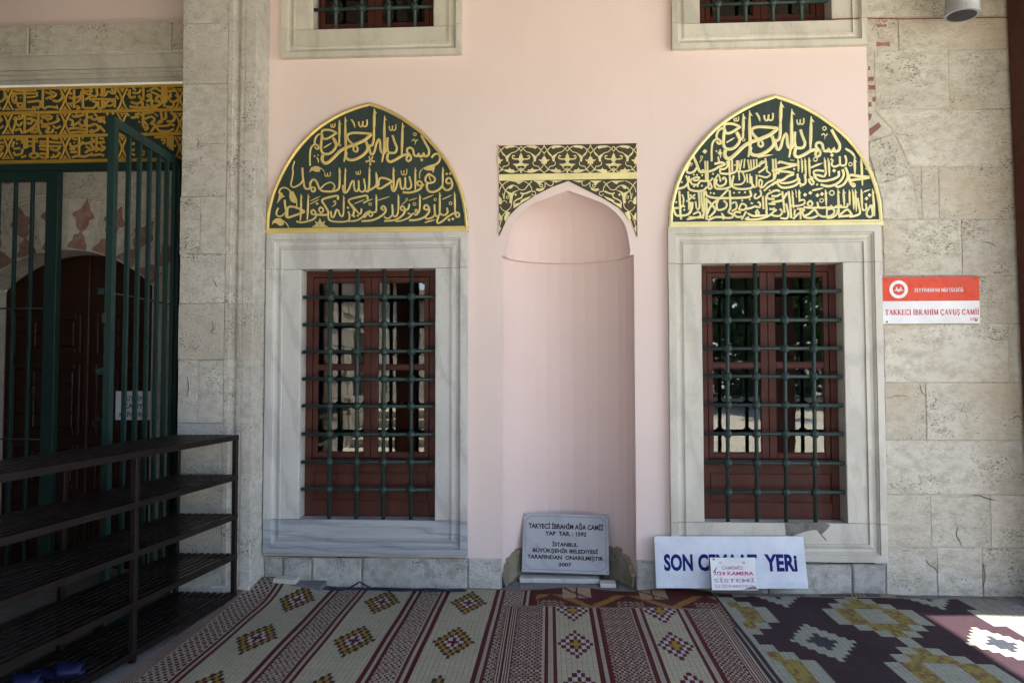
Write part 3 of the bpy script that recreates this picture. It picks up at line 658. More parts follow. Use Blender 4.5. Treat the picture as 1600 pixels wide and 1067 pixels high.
oblk([(1371, 289), (1419, 273), (1427, 295), (1433, 322), (1434, 341), (1402, 344), (1379, 340), (1378, 315)], 143, yf=-.004)
oblk([(1354, 30), (1402, 30), (1402, 76), (1366, 79), (1366, 84), (1354, 84)], 150, 'mortar', .012, 'mortar_bed')
for i, (a, b, c, d) in enumerate([(1369, 1388, 37, 44), (1368, 1393, 64, 74), (1355, 1362, 102, 111), (1355, 1367, 119, 128), (1356, 1370, 132, 141), (1362, 1375, 150, 160), (1356, 1364, 158, 168)]):
    p = rect(a, c, b, d); child(stone(p[0], p[1], p[2], p[3], .004, .03, 160+i, .006, .004), 'brick', 'brick', sw)
oblk([(1357, 202), (1374, 190), (1379, 197), (1360, 214)], 170, 'brick', .003, 'brick'); oblk([(1356, 176), (1363, 178), (1361, 188), (1357, 190)], 171, 'brick', .004, 'brick')
for i, pts in enumerate([[(1517, 773), (1530, 774), (1545, 779), (1560, 782)], [(1497, 822), (1494, 835), (1500, 846), (1502, 853)], [(1446, 872), (1452, 882), (1460, 886), (1465, 894)], [(1535, 378), (1546, 380), (1556, 386)], [(1540, 525), (1556, 531), (1572, 530)], [(1387, 622), (1402, 618), (1420, 619)], [(1437, 600), (1440, 612), (1448, 620)], [(1580, 655), (1590, 650), (1598, 657)], [(1536, 880), (1539, 900), (1536, 915)]]):
    mb = MB(); stroke(mb, [Vector(at(a, b)) for a, b in pts], .008 if i in (0, 3, 7) else .005, -.0035, .001, (.2, .2)); child(mb, 'erosion_crack', 'cement', sw)
# ================================================================ stone pier
PY = -.24; pier = empty('stone_pier', 'tall pale stone pier with fluted edge mouldings between the gate and the pink wall', 'pier', (-2.5, PY, 0))
PX0, PX1 = X(281, 400, PY), X(396.5, 400, PY); PM0, PM1 = X(352, 400, PY), X(375, 400, PY)
courses = [-20, 37, 131, 225, 307, 397, 474, 562, 661, 740, 822, 893, 960]
cz = [Z(340, c, PY) for c in courses]; cz[0] = WT; cz[-1] = -.01
for i in range(len(cz)-1):
    z1, z0 = cz[i]-.0006, cz[i+1]+.0006; r_ = random.Random(200+i); dy = r_.uniform(-.002, .002)
    xs_ = PX0+ r_.uniform(-.006, .004)
    splits = [xs_, PM0-.0008] if i not in (4, 7) else [xs_, xs_+(PM0-xs_)*r_.choice([.45, .62]), PM0-.0008]
    for a, b in zip(splits, splits[1:]): child(stone(a+.0004, b-.0004, z0, z1, PY+dy, .3, 210+i, .0015, .002), 'stone', 'pier_stone', pier)
    # moulded corner stone: fillet, hollow, roll, arris, then the return to the pink wall
    P = [(PM0+.0008, PY+.3), (PM0+.0008, PY+.002), (PM0+.004, PY-.001), (PM0+.036, PY-.001), (PM0+.040, PY+.010), (PM0+.047, PY+.010), (PM0+.052, PY+.022), (PM0+.066, PY+.030), (PM0+.082, PY+.024), (PM0+.088, PY+.012), (PM0+.092, PY+.012), (PM0+.094, PY+.002), (PM0+.118, PY+.000), (PM0+.122, PY+.008), (PM0+.128, PY+.008), (PM0+.131, PY-.001), (PX1-.003, PY-.002), (PX1, PY+.002), (PX1, .05)]
    P = [(a, b+dy*.5) for a, b in P]; n_ = len(P); mb = MB(); m_ = 5; vs = []
    for k in range(m_+1):
        z = z0+(z1-z0)*k/m_; vs += [(a+r_.uniform(-.0012, .0012), b+r_.uniform(-.0006, .0006), z) for a, b in P]
    mb.add(vs, [(k*n_+q, k*n_+q+1, (k+1)*n_+q+1, (k+1)*n_+q) for k in range(m_) for q in range(n_-1)]+[tuple(range(n_)), tuple(m_*n_+q for q in range(n_))])
    child(mb, 'moulded_stone', 'pier_stone', pier)
child(MB().box(PX0+.012, PX1-.012, PY+.045, .05, 0, WT), 'core', 'pale_joint', pier)
for i, pts in enumerate([[(308, 216), (311, 222), (309, 230)], [(332, 436), (336, 441), (339, 449)], [(331, 500), (334, 512), (331, 520), (340, 522)], [(293, 588), (295, 606), (292, 620)]]):
    mb = MB(); stroke(mb, [Vector(at(a, b, PY)) for a, b in pts], .006, PY-.003, .001, (.2, .2)); child(mb, 'erosion_crack', 'joint', pier)
child(MB().box(PX0-.02, PX1+.0, PY-.012, PY+.02, -.01, Z(340, 915, PY), .006), 'base_course', 'pier_stone', pier)
# ================================================================ portal on the left
YP = .15; portal = empty('portal', 'deep stone portal with a flat marble arch inlaid with red stones, behind the green gate', 'portal', (-3.7, YP, 0))
PLX = -5.6; PRX = PX0+.02; ACX = X(101, 540, YP); AZC = Z(101, 586, YP); s_p = 1120/(CD+YP)*.95      # px per metre on the portal face
HJ = X(238, 447, YP)-ACX; sag_ = Z(101, 390.5, YP)-Z(238, 447, YP); RA = (HJ*HJ+sag_*sag_)/(2*sag_); AZC = Z(101, 390.5, YP)-RA; RO = RA+80/s_p
def arcp(rr, a): return (ACX+rr*math.sin(a), AZC+rr*math.cos(a))
aj = math.asin(HJ/RA); zt = Z(140, 257, YP); ZS = arcp(RA, aj)[1]
# arch slabs: radial pieces around the opening
cuts = [-90, -aj*57.3, -35.4, -23.6, -11.8, 0, 11.8, 23.6, 35.4, aj*57.3, 90]
for k in range(1, 9):
    a0, a1 = rad(cuts[k])+.002, rad(cuts[k+1])-.002; n = 6; pts = [arcp(RA, a0+(a1-a0)*i/n) for i in range(n+1)]+[arcp(RO, a1+(a0-a1)*i/n) for i in range(n+1)]
    child(MB().poly(pts, YP+.002*(k % 2), YP+.26), 'voussoir', 'old_marble', portal)
# spandrels over the arch
for sg in (-1, 1):
    n = 16; amax = math.acos(min(1, max(-1, (ZS-.35-AZC)/(RO)))) if False else rad(44)
    pts = [arcp((RO+.002), sg*amax*i/n) for i in range(n+1)]; xe = PRX+.18 if sg > 0 else 2*ACX-PRX-.18
    pts = pts+[(xe, pts[-1][1]), (xe, zt), (ACX+sg*.0005, zt)]
    child(MB().poly(pts, YP-.006, YP+.26), 'spandrel', 'old_marble', portal)
    pts = [arcp(RA, sg*aj), arcp(RO, sg*(aj+.0)), arcp(RO, sg*amax*.999), (xe, arcp((RO+.002), amax)[1]-.001), (xe, 0), (ACX+sg*HJ, 0)]
    child(MB().poly(pts, YP+.001, YP+.26), 'jamb_stone', 'old_marble', portal)
for rr, w in ((RO+.02, .012), (RO+.055, .009)):
    mb = MB(); stroke(mb, [Vector(arcp(rr, rad(a))) for a in range(-44, 45, 4)], w, YP-.006, .006, step=.03); child(mb, 'arch_moulding', 'old_marble', portal)
# red inlay stones, one palmette on each voussoir
pal = [(650, 212), (625, 255), (598, 300), (565, 318), (535, 335), (533, 358), (560, 372), (572, 395), (575, 435), (598, 466), (622, 476), (606, 500), (566, 512), (560, 550), (524, 590), (522, 618), (690, 634), (691, 590), (668, 552), (664, 518), (645, 500), (640, 480), (668, 460), (686, 430), (690, 382), (722, 374), (733, 350), (712, 322), (690, 305), (675, 262)]
for k in (-3.5, -2.5, -1.5, -.5, .5, 1.5, 2.5, 3.5):
    a = rad(11.8*k); pts = []
    for px_, py_ in pal:
        u_ = ((px_-632)/5.08)/s_p*.9; v_ = (540-(270+py_/5.08))/s_p
        v_ = RA+.004+(v_-146.5/s_p)*.98 if True else v_
        v_ = max(v_, RA+.004); pts.append((ACX+u_*math.cos(a)+v_*math.sin(a), AZC-u_*math.sin(a)+v_*math.cos(a)))
    child(MB().poly(pts, YP-.0022, YP+.01), 'inlay_stone', 'red_stone', portal)
# stone reveal behind the arch and inner jambs
pts = [(ACX-HJ, 0)]+[arcp(RA, -aj+2*aj*i/14) for i in range(15)]+[(ACX+HJ, 0)]
mb = MB(); vs = [(x, YP+.26, z) for x, z in pts]+[(x, .62, z) for x, z in pts]; n = len(pts); mb.add(vs, [(i, i+1, i+1+n, i+n) for i in range(n-1)]); child(mb, 'reveal', 'red_stone', portal)
# cornice and pink wall over the portal
xL = PLX
def cz2(py, Y): return Z(140, py, Y)
z0, z1 = cz2(83, -.02), cz2(37, -.02)
for i, (a, b) in enumerate([(xL, X(-40, 60)), (X(-40, 60), X(48, 60)), (X(48, 60), X(270, 60)), (X(270, 60), PRX)]): child(stone(a+.001, b-.001, z0, z1, -.02, .2, 300+i, .004, .006), 'stone', 'limestone', portal)
P = [(-.015, z0-.003), (-.015, z0-.012), (.0, z0-.02), (.028, z0-.05), (.045, z0-.085), (.045, z0-.093), (.06, z0-.093), (.06, z0-.103), (.065, z0-.108), (.065, z0-.118), (.075, z0-.122), (.08, z0-.150), (.085, z0-.152), (.085, cz2(120, .09)), (.10, cz2(120, .09)), (.10, cz2(131, .1)), (.3, cz2(131, .1))]
mb = MB(); mb.add([(xL, y, z) for y, z in P]+[(PRX, y, z) for y, z in P], [(i, i+1, i+1+len(P), i+len(P)) for i in range(len(P)-1)]); child(mb, 'cornice_moulding', 'marble_warm', portal)
child(MB().box(xL, PRX, .06, .3, z1+.002, WT), 'plaster', 'pink_plaster', portal)
P = [(-.0, z1), (-.0, z1+.012), (.02, z1+.018), (.022, z1+.028), (.032, z1+.034), (.032, z1+.045), (.059, z1+.05)]
mb = MB(); mb.add([(xL, y, z) for y, z in P]+[(PRX, y, z) for y, z in P], [(i, i+1, i+1+len(P), i+len(P)) for i in range(len(P)-1)]); child(mb, 'plaster_moulding', 'pink_plaster', portal)
# ================================================================ door
YD = .42; door = empty('wooden_door', 'dark brown arched double door with carved panels, behind the green gate', 'door', (ACX, YD, 0))
for sg in (-1, 1):
    n = 10; pts = [(ACX+sg*.004, 0)]+[(ACX+sg*(.004+(HJ-.004)*i/n), AZC+math.sqrt((RA+.02)**2-((HJ)*i/n)**2)) for i in range(n+1)]+[(ACX+sg*HJ, 0)]
    lf = child(MB().poly(pts, YD, YD+.05), 'door_leaf', 'door_wood', door)
    xa, xb = ACX+sg*.05, ACX+sg*(HJ-.04)
    if xa > xb: xa, xb = xb, xa
    for (c, d) in ((.12, .55), (.62, .98), (1.05, 1.62), (1.70, 2.02)):
        mb = MB(); w_ = .045
        mb.box(xa, xa+w_, YD-.014, YD, c, d, .006); mb.box(xb-w_, xb, YD-.014, YD, c, d, .006); mb.box(xa+w_, xb-w_, YD-.013, YD, c, c+w_, .006); mb.box(xa+w_, xb-w_, YD-.013, YD, d-w_, d, .006)
        child(mb, 'panel_frame', 'door_wood', lf)
        nx, nz = 3, max(1, round((d-c-.1)/.13)); ax0, ax1, az0, az1 = xa+w_+.012, xb-w_-.012, c+w_+.012, d-w_-.012
        for ii in range(nx):
            for jj in range(nz):
                u0, u1 = ax0+(ax1-ax0)*ii/nx+.004, ax0+(ax1-ax0)*(ii+1)/nx-.004; v0, v1 = az0+(az1-az0)*jj/nz+.004, az0+(az1-az0)*(jj+1)/nz-.004
                child(MB().box(u0, u1, YD-.009, YD, v0, v1, .006), 'panel', 'door_wood', lf)
child(MB().box(ACX-.022, ACX+.022, YD-.022, YD-.0005, 0, AZC+RA-.01, .006), 'meeting_stile', 'door_wood', door)
hx, hz = at(152, 660, YD-.03)
child(MB().tube([(hx+.035*math.cos(k*math.pi/7), YD-.035, hz+.035*math.sin(k*math.pi/7)) for k in range(14)], .005, 6, True), 'ring_handle', 'steel', door)
child(MB().lathe([(.022, 0), (.022, .012), (.008, .03)], (hx, YD-.038, hz+.03), 10, 'y'), 'handle_plate', 'steel', door)
# paper notice on the door
a, b, c, d = rect(180.5, 611, 236.5, 656, YD-.03)
pn = empty('paper_notice', 'white paper notice with three black lines, on the door behind the gate bars', 'notice', ((a+b)/2, YD-.03, c))
child(MB().box(a, b, YD-.030, YD-.028, c, d), 'sheet', 'paper', pn)
for i, (s_, f0, f1) in enumerate((('LÜTFEN', .22, .80), ('KAPIYI', .24, .80), ('KAPATINIZ', .12, .93))):
    zt_ = d-(d-c)*(.14+.29*i); words(s_, a+(b-a)*f0, a+(b-a)*f1, zt_-(d-c)*(.17 if i else .2), zt_, YD-.031, 'lettering', 'ink_black', pn, .012)
# ================================================================ gold inscription band over the portal
a, b, c, d = rect(-180, 134.5, 290, 254.5, YP-.05)
YG = .07; b = PRX
gb = empty('gold_inscription_band', 'green and gold band with three rows of Arabic script, above the green gate', 'inscription', (-3.7, YG, c))
c, d = Z(140, 254.5, YG), Z(140, 134.5, YG); a = xL
child(MB().box(a, b, YG, YG+.04, c, d), 'field', 'field_green', gb)
kG = (CD+YG)/1120.
def tfG(ox, oy, sc): return lambda x, y: at(ox+x/sc, oy+y/sc, YG)
mb = MB(); slope = lambda px: -3.2*(px-140)/290.
rowsy = [(135, 139), (172.5, 177), (209.8, 214.3), (249, 254.5)]
for y0, y1 in rowsy: mb.box(a, b, YG-.0045, YG+.001, Z(140, y1, YG), Z(140, y0, YG), .001)
mb.box(b-.04, b, YG-.0044, YG+.001, c, d); child(mb, 'gold_rail', 'gold_deep', gb)
sep = [12.5-89.3*2, 12.5-89.3, 12.5, 101.8, 191.1, 281]
rowc = [(139, 172.5), (177, 209.8), (214.3, 249)]
for s_ in sep[:]:
    for y0, y1 in rowc:
        mb = MB()
        ym = (y0+y1)/2; h = (y1-y0)/2
        for sg in (-1, 1):       # the two curved ends that touch at the middle
            pts = [(s_+sg*8.5, y0), (s_+sg*5, y0+h*.3), (s_+sg*2.6, y0+h*.62), (s_+sg*.7, ym), (s_+sg*2.6, ym+h*.38), (s_+sg*5, y1-h*.3), (s_+sg*8.5, y1)]
            stroke(mb, [Vector(at(p, q, YG)) for p, q in pts], 3.0*kG, YG, .0035)
        for yy, sg in ((y0, 1), (y1, -1)):
            mb.poly([at(s_-5.5, yy, YG), at(s_-2.2, yy+sg*2.4, YG), at(s_, yy+sg*6.4, YG), at(s_+2.2, yy+sg*2.4, YG), at(s_+5.5, yy, YG)], YG-.0049, YG+.001)
        child(mb, 'cartouche_border', 'gold_deep', gb)
G1 = {}
G1[0, 0] = """s 20 180,120 160,200 190,260 230,250; s 18 170,150 215,190 200,240; s 20 320,80 320,330; s 16 200,100 280,105 470,100; s 16 200,140 470,140; s 16 350,190 460,180; s 20 360,250 440,240 520,240 520,310 420,320; s 18 220,300 280,320 290,270 240,270 230,300; s 18 480,120 480,180; s 20 560,90 555,330; s 18 590,120 680,160 600,210; s 18 650,110 730,150 650,210; s 20 690,230 760,240 810,190 800,120; s 18 570,340 640,310 760,330; s 18 200,350 320,345 470,350; d 20 500,340; d 18 740,300; d 18 270,190 400,110"""
G1[1, 0] = """s 18 900,190 960,200 1050,170 1060,110; s 18 880,280 1000,250 1060,190; s 20 965,90 965,330; s 20 1080,80 1080,330; s 18 1100,130 1180,170 1110,220; s 18 1000,300 1040,330 1000,340; s 16 1100,110 1209,105; s 20 1100,330 1209,330; d 18 930,300 1040,240; s 18 900,110 930,150"""
G1[1, 0, 'b'] = """s 20 0,150 60,180 100,150 90,80; s 20 0,60 30,110 0,120; s 18 130,160 200,165 240,110 300,140 290,80; s 20 160,60 160,150; s 20 190,60 190,160; s 20 330,60 330,150; s 18 0,220 120,210 340,215; s 20 340,170 380,210; s 18 200,290 270,300 320,260 260,230 210,270; s 20 110,240 120,330 160,320 160,220; s 20 190,230 190,330; s 20 330,220 330,320; s 18 0,330 60,320 90,260 40,240; d 18 250,60 270,60 360,110"""
G1[2, 0] = """s 20 525,90 525,190 600,180; s 18 560,130 640,130 660,90 700,110; s 20 700,60 700,230; s 18 560,60 600,100; s 20 540,250 620,270 680,230 640,170; s 20 740,240 800,210 790,150 750,170 800,190; s 22 820,220 810,290 880,300 950,240 920,170 870,200 880,240 920,240; s 18 780,100 860,70 940,110 1120,100; s 18 800,120 860,140 930,180; s 20 950,50 950,250; s 20 975,50 975,310; s 20 1000,50 1000,250; s 18 1020,170 1060,240 1120,240 1160,190 1120,160; s 20 1050,130 1060,190; s 20 525,310 600,320 680,320 690,250; s 18 700,320 780,320 740,280; s 18 1000,310 1090,310 1090,250; s 18 800,320 880,325; d 20 760,110 860,235 1040,70 1080,70 620,290 500,150"""
G1[0, 1] = """s 20 200,440 200,520 160,640; s 20 320,400 320,660; s 18 220,470 280,460 290,410; d 20 250,435; s 18 200,520 250,560 290,510; s 18 200,620 260,600 290,660; s 18 340,420 470,430; s 20 350,470 420,470 400,530 350,520; s 20 440,480 480,520 400,600 340,640; s 22 500,400 500,600 540,670; s 18 530,430 660,430 660,470 540,450; s 20 540,480 560,540 700,520 770,480 740,460; s 20 540,570 640,580 600,640 680,640 690,600; s 18 690,560 740,590 790,560; s 18 400,640 480,640 460,590 410,620; d 20 625,490 730,650 750,430 180,470"""
G1[1, 1] = """s 20 940,430 1000,440 1100,410; s 20 900,470 950,500 930,560; s 20 1020,500 1060,560 1110,540 1100,480; s 20 900,600 1000,590 1120,610; s 20 1130,390 1130,660; s 18 1150,450 1209,440; s 18 1150,560 1209,550; s 20 930,650 1040,640 1120,655; s 18 950,560 1010,520; d 20 1000,410 1050,480; s 20 1160,640 1209,610"""
G1[1, 1, 'b'] = """s 20 0,440 60,480 110,460 200,450; s 18 60,400 100,440; s 20 130,470 120,500 160,500 150,470; s 20 180,480 200,530; s 20 0,560 80,540 120,600 30,640; s 20 130,560 200,640; s 20 220,380 240,420; s 20 0,640 60,640; s 20 300,380 310,410"""
G1[2, 1] = """s 18 470,400 520,430; s 20 540,450 590,450 640,400 690,430; s 18 600,400 640,460; s 20 700,380 700,560 760,590; s 18 720,470 800,440 850,480 800,530 860,540; s 18 720,400 840,380; s 18 700,490 760,560; s 20 930,370 940,500 880,520; s 20 990,380 1000,460; s 20 1010,500 1080,500 1110,440 1060,380; s 18 870,560 1000,560 1060,540 1110,560; s 20 900,500 960,500; s 20 800,640 860,560 900,620 1020,630 1100,600; s 18 960,470 1000,470; d 18 860,410 880,430 750,570 650,510; s 18 720,620 770,580"""
G1[0, 2] = """s 20 180,760 160,840; s 20 210,740 280,730 290,790; s 18 180,860 260,850; s 20 180,900 200,940 280,920 290,860; s 20 320,720 320,860; s 20 350,710 350,850; s 18 370,820 420,820 430,780; s 18 290,765 500,765; s 20 440,720 440,900; s 20 520,760 800,780; s 18 510,825 800,825; s 20 620,710 620,980; s 18 520,860 600,870; s 20 660,860 740,880 780,840; s 20 380,940 440,980 500,940 440,910 390,940; s 18 280,970 340,950; s 20 660,970 740,960 780,900; s 20 520,920 600,930 600,980 520,960; s 18 520,790 590,800; s 18 680,720 760,730; d 20 700,940 220,790 480,730"""
G1[1, 2] = """s 20 910,780 930,830 1040,810 1090,760; s 20 1030,700 1030,950; s 18 940,720 1000,740; s 20 1060,770 1120,790 1209,760; s 18 1120,830 1170,860 1110,910; s 20 920,900 1000,900; s 20 940,970 1020,950 1100,960 1209,920; s 20 1180,800 1209,830; s 18 910,860 980,860; d 18 970,780 1080,720"""
G1[1, 2, 'b'] = """s 20 20,720 60,760 20,780; s 20 90,700 90,900; s 20 110,780 200,770; s 20 110,850 160,880 200,840 150,830; s 20 0,880 60,860 30,820; s 20 0,940 80,940 140,930 190,950; s 18 130,720 190,730; d 20 150,800 40,840"""
G1[2, 2] = """s 20 530,800 590,790; s 20 530,880 590,870; s 18 530,920 590,940; s 20 670,880 720,900; s 18 670,940 720,930; s 20 850,710 1010,700; s 18 930,740 990,740; s 20 1020,690 1020,830; s 20 1050,690 1050,860; s 20 1080,690 1080,880; s 20 950,790 980,770 970,750; d 22 1115,820"""
tA, tB = tfG(0, 130, 8.338), tfG(140, 130, 8.338)
for k, txt in G1.items():
    mb = MB(); draw(mb, parse(txt), tB if (k[0] == 2 or len(k) == 3) else tA, kG/8.338*1.7, YG, relief=.003); child(mb, 'lettering', 'gold_deep', gb, stuff=True)
# the cartouches that run on past the left edge
for row in range(3):
    mb = MB(); draw(mb, parse(G1[0, row]), tfG(-89.3, 130, 8.338), kG/8.338*1.7, YG, relief=.003); child(mb, 'lettering', 'gold_deep', gb, stuff=True)
# ================================================================ green gate: fixed leaf, transom, open leaf
YT = -.06; gate = empty('green_gate', 'dark green iron gate in the portal with one leaf standing open towards us', 'gate', (X(283, 400, YT), YT, 0))
zA, zB = Z(140, 266, YT), Z(140, 254.5, YT)
child(MB().box(-4.75, PRX-.01, YT, YT+.05, zA, zB, .003), 'transom', 'green_gate', gate)
xs0, xs1 = X(69, 480, YT), X(88, 480, YT); ZL1 = zA-.006; ZL0 = .05
fl = child(MB().box(xs0, xs1, YT-.012, YT+.04, ZL0, ZL1, .003), 'gate_leaf', 'green_gate', gate, label='fixed leaf of the gate')
child(MB().box(-4.7, xs0-.001, YT-.011, YT+.04, Z(40, 283, YT), ZL1, .003), 'rail', 'green_gate', fl)
child(MB().box(-4.7, xs0-.001, YT-.011, YT+.04, ZL0, ZL0+.08, .003), 'rail', 'green_gate', fl)
sp = (X(46.5, 400, YT)-X(20, 400, YT)); xb = X(46.5, 400, YT)
for k in range(8):
    x_ = xb-sp*k
    if x_ > -4.65: child(MB().box(x_-.011, x_+.011, YT+.002, YT+.024, ZL0+.08, Z(40, 283, YT), .002), 'bar', 'green_gate', fl)
for py in (482, 686): child(MB().tube([(-4.7, YT-.003, Z(40, py, YT)), (xs0, YT-.003, Z(40, py, YT))], .006, 8), 'tie_rod', 'green_gate', fl, True)
# open leaf: from the hinge at the pier to the free edge near us
hxy = Vector((X(279, 400, YT-.02), YT-.02)); ztop = Z(283, 253, YT)
ya_, yb_ = -2.0, -.2
for _ in range(40):
    ym_ = (ya_+yb_)/2
    if Z(175.5, 181, ym_) > ztop: yb_ = ym_
    else: ya_ = ym_
fxy = Vector((X(169.5, 400, ym_), ym_)); dv = (fxy-hxy); LL = dv.length; dv.normalize(); nv = Vector((-dv.y, dv.x))
def lp(u, v, z): p = hxy+dv*u+nv*v; return (p.x, p.y, z)
def lbox(u0, u1, v0, v1, z0, z1, c=.003):
    m = MB().box(u0, u1, v0, v1, z0, z1, c); m.v = [lp(x_, y_, z_) for x_, y_, z_ in m.v]; m.f = [f[::-1] for f in m.f]; return m
ol = child(lbox(LL-.05, LL, -.02, .02, .06, ztop), 'gate_leaf', 'green_gate', gate, label='open leaf of the gate')
child(lbox(0, .05, -.019, .019, .06, ztop-.001), 'hinge_stile', 'green_gate', ol)
child(lbox(.05, LL-.05, -.0185, .0185, ztop-.06, ztop-.002), 'rail', 'green_gate', ol); child(lbox(.05, LL-.05, -.0185, .0185, .061, .12), 'rail', 'green_gate', ol)
for px_ in (198, 215, 231, 245.5, 258.5, 270):
    d_ = ray(px_, 400); m_ = d_.x/d_.y
    u_ = (m_*(hxy.y+CD)-hxy.x)/(dv.x-m_*dv.y); child(lbox(u_-.012, u_+.012, -.012, .012, .12, ztop-.06, .002), 'bar', 'green_gate', ol)
zr_ = Z(277, 478, YT); child(MB().tube([lp(.05, -.014, zr_), lp(LL-.05, -.014, zr_)], .006, 8), 'tie_rod', 'green_gate', ol, True)
for py in (455, 580):
    zz_ = Z(160, py, fxy.y); child(MB().box(fxy.x-.062, fxy.x-.020, fxy.y-.004, fxy.y+.004, zz_-.02, zz_+.02), 'latch_lug', 'green_gate', ol)
    child(MB().lathe([(.006, -.008), (.006, 0)], (fxy.x-.045, fxy.y-.006, zz_), 8, 'y'), 'bolt', 'steel', ol)
child(MB().box(fxy.x-.012, fxy.x+.012, fxy.y-.034, fxy.y-.030, Z(165, 505, fxy.y), Z(165, 490, fxy.y)), 'lock_plate', 'steel', ol)
# ================================================================ lunette panels
def lunette(name, label, outline, y, golden, inner_k, base_h):
    """outline: px points of the outer edge, from bottom left over the apex to bottom right"""
    root = empty(name, label, 'inscription', (sum(at(*p)[0] for p in outline)/len(outline), y, min(at(*p)[1] for p in outline)))
    P = smooth_open([at(a, b) for a, b in outline]); cx = sum(p[0] for p in P)/len(P); zb = min(p[1] for p in P)
    child(MB().poly(P, y, -.0005), 'field', 'field_green', root)
    mb = MB(); w = inner_k; n = len(P); L = []
    for i, p in enumerate(P):
        d = (Vector(P[min(i+1, n-1)])-Vector(P[max(i-1, 0)])).normalized(); nn = Vector((d.y, -d.x))
        if i == 0 or i == n-1: nn = Vector((1 if i == 0 else -1, 0))
        q = Vector(p)+nn*w; L.append((p, (q.x, q.y)))
    r_ = random.Random(3)
    vs = []; fs = []
    for i, (p, q) in enumerate(L):
        m_ = ((p[0]*.5+q[0]*.5), (p[1]*.5+q[1]*.5)); e = r_.uniform(-.0015, .0015)
        vs += [(p[0], -.0005, p[1]), (p[0]+e, y-.010, p[1]+e), (m_[0], y-.016, m_[1]), (q[0]+e, y-.010, q[1]), (q[0], y+.001, q[1])]
        if i: o = (i-1)*5; fs += [(o+k, o+k+1, o+k+6, o+k+5) for k in range(4)]
    mb.add(vs, fs); child(mb, 'border', golden, root)
    x0, x1 = P[0][0], P[-1][0]; child(MB().box(x0, x1, y-.0165, -.0005, zb, zb+base_h*.62, .003), 'bottom_rail', golden, root)
    child(MB().box(x0+.004, x1-.004, y-.0105, y+.001, zb+base_h*.62, zb+base_h, .002), 'inner_rail', golden, root)
    return root
def smooth_open(pts):
    mid = max(range(len(pts)), key=lambda i: pts[i][1])
    a = smooth_line(pts[:mid+1], .02); b = smooth_line(pts[mid:], .02); return [(p.x, p.y) for p in a]+[(p.x, p.y) for p in b[1:]]
YL = -.022
LA = lunette('inscription_panel', 'pointed green panel with spaced gold Arabic lines and leaves, next to the pier',
    [(418, 365.5), (419, 340), (423, 318), (430, 296), (441, 272), (456, 246), (476, 221), (500, 199), (530, 180.5), (556, 169.5), (579, 163), (603, 171), (632, 186.5), (660, 207), (684, 232), (702, 256), (716, 282), (725, 308), (730, 334), (732.5, 363)], YL, 'gold', .022, .040)
RB = lunette('inscription_panel', 'pointed green panel crowded with sky-paled gold Arabic lines, beside the red bricks',
    [(1044.5, 356), (1045.5, 330), (1050, 306), (1058, 281), (1068, 260), (1081, 240), (1097, 220), (1118, 199), (1144, 180), (1175, 163), (1210, 150.5), (1240, 161), (1272, 177), (1301, 197), (1325, 218), (1344, 242), (1358, 267), (1368, 293), (1374, 320), (1377, 354)], YL, 'gold_sky_pale', .024, .044)
kk = CD/1120.
TA = """s 20 122,615 120,500 128,420 150,378 190,362 218,385 220,412 196,415 178,390
s 22 180,375 176,320 200,262 240,240 268,262; s 24 430,222 360,192 290,190 262,205 262,255 290,298 345,285 400,250 440,222
s 28 395,285 420,320 430,380 395,440 340,475 280,470 252,420 255,330 266,250; b 28 470,75 470,200 468,310; s 22 468,300 462,350 430,366 398,300
b 29 540,40 540,220 545,420 525,570; w 12 368,112 418,160; t 15 285,402 330,375 378,345; o 12 475,372; d 22 176,500 216,490; t 16 200,520 218,540 222,580
s 34 850,240 770,310 660,360 560,395 480,440 400,520 330,580 285,578 264,535 274,490; s 26 852,240 760,230 640,225 580,240 562,265 575,305 615,350 648,385
s 22 640,390 636,430 668,450 688,425 672,385 640,365; s 31 785,330 802,375 798,435 735,500 640,545 575,540 545,510 552,455
b 32 885,-62 882,80 878,200; s 28 878,190 874,320 850,375 812,378 786,340; w 18 700,72 798,152; t 20 612,68 640,110 655,168
b 30 1005,22 1002,200 1000,400 975,572; s 27 822,400 838,468 862,482 886,440 905,360 940,300 952,350 958,430 985,468 1012,450 1030,400; s 26 1040,280 1035,380 1050,452 1090,464 1132,456 1150,405 1122,330 1100,255
w 14 1062,128 1138,196; b 30 1218,105 1214,300 1208,490; s 30 1045,470 1036,535 1070,568 1140,540 1220,492 1290,480; s 24 1290,482 1262,535 1288,562 1318,535 1310,495 1270,445 1282,408 1312,402 1342,425 1352,490
s 26 1352,490 1390,502 1410,470 1422,505 1450,502 1470,465 1478,502 1520,492 1532,430 1492,350 1442,255; o 16 1365,243; s 12 1332,322 1355,300 1372,325 1398,305; t 14 1372,322 1366,370; d 36 1447,547"""
TLEAF = """p 1 835,560 815,510 828,500 845,540; p 1 845,540 860,500 875,512 852,550; p 1 850,548 892,556 888,578 848,568; p 1 842,560 848,612 828,615 828,565; p 1 832,560 790,580 780,562 828,545
p 1 115,692 135,640 180,620 225,622 250,645 235,685 190,688 150,668 135,680; t 10 240,640 275,660 300,705"""
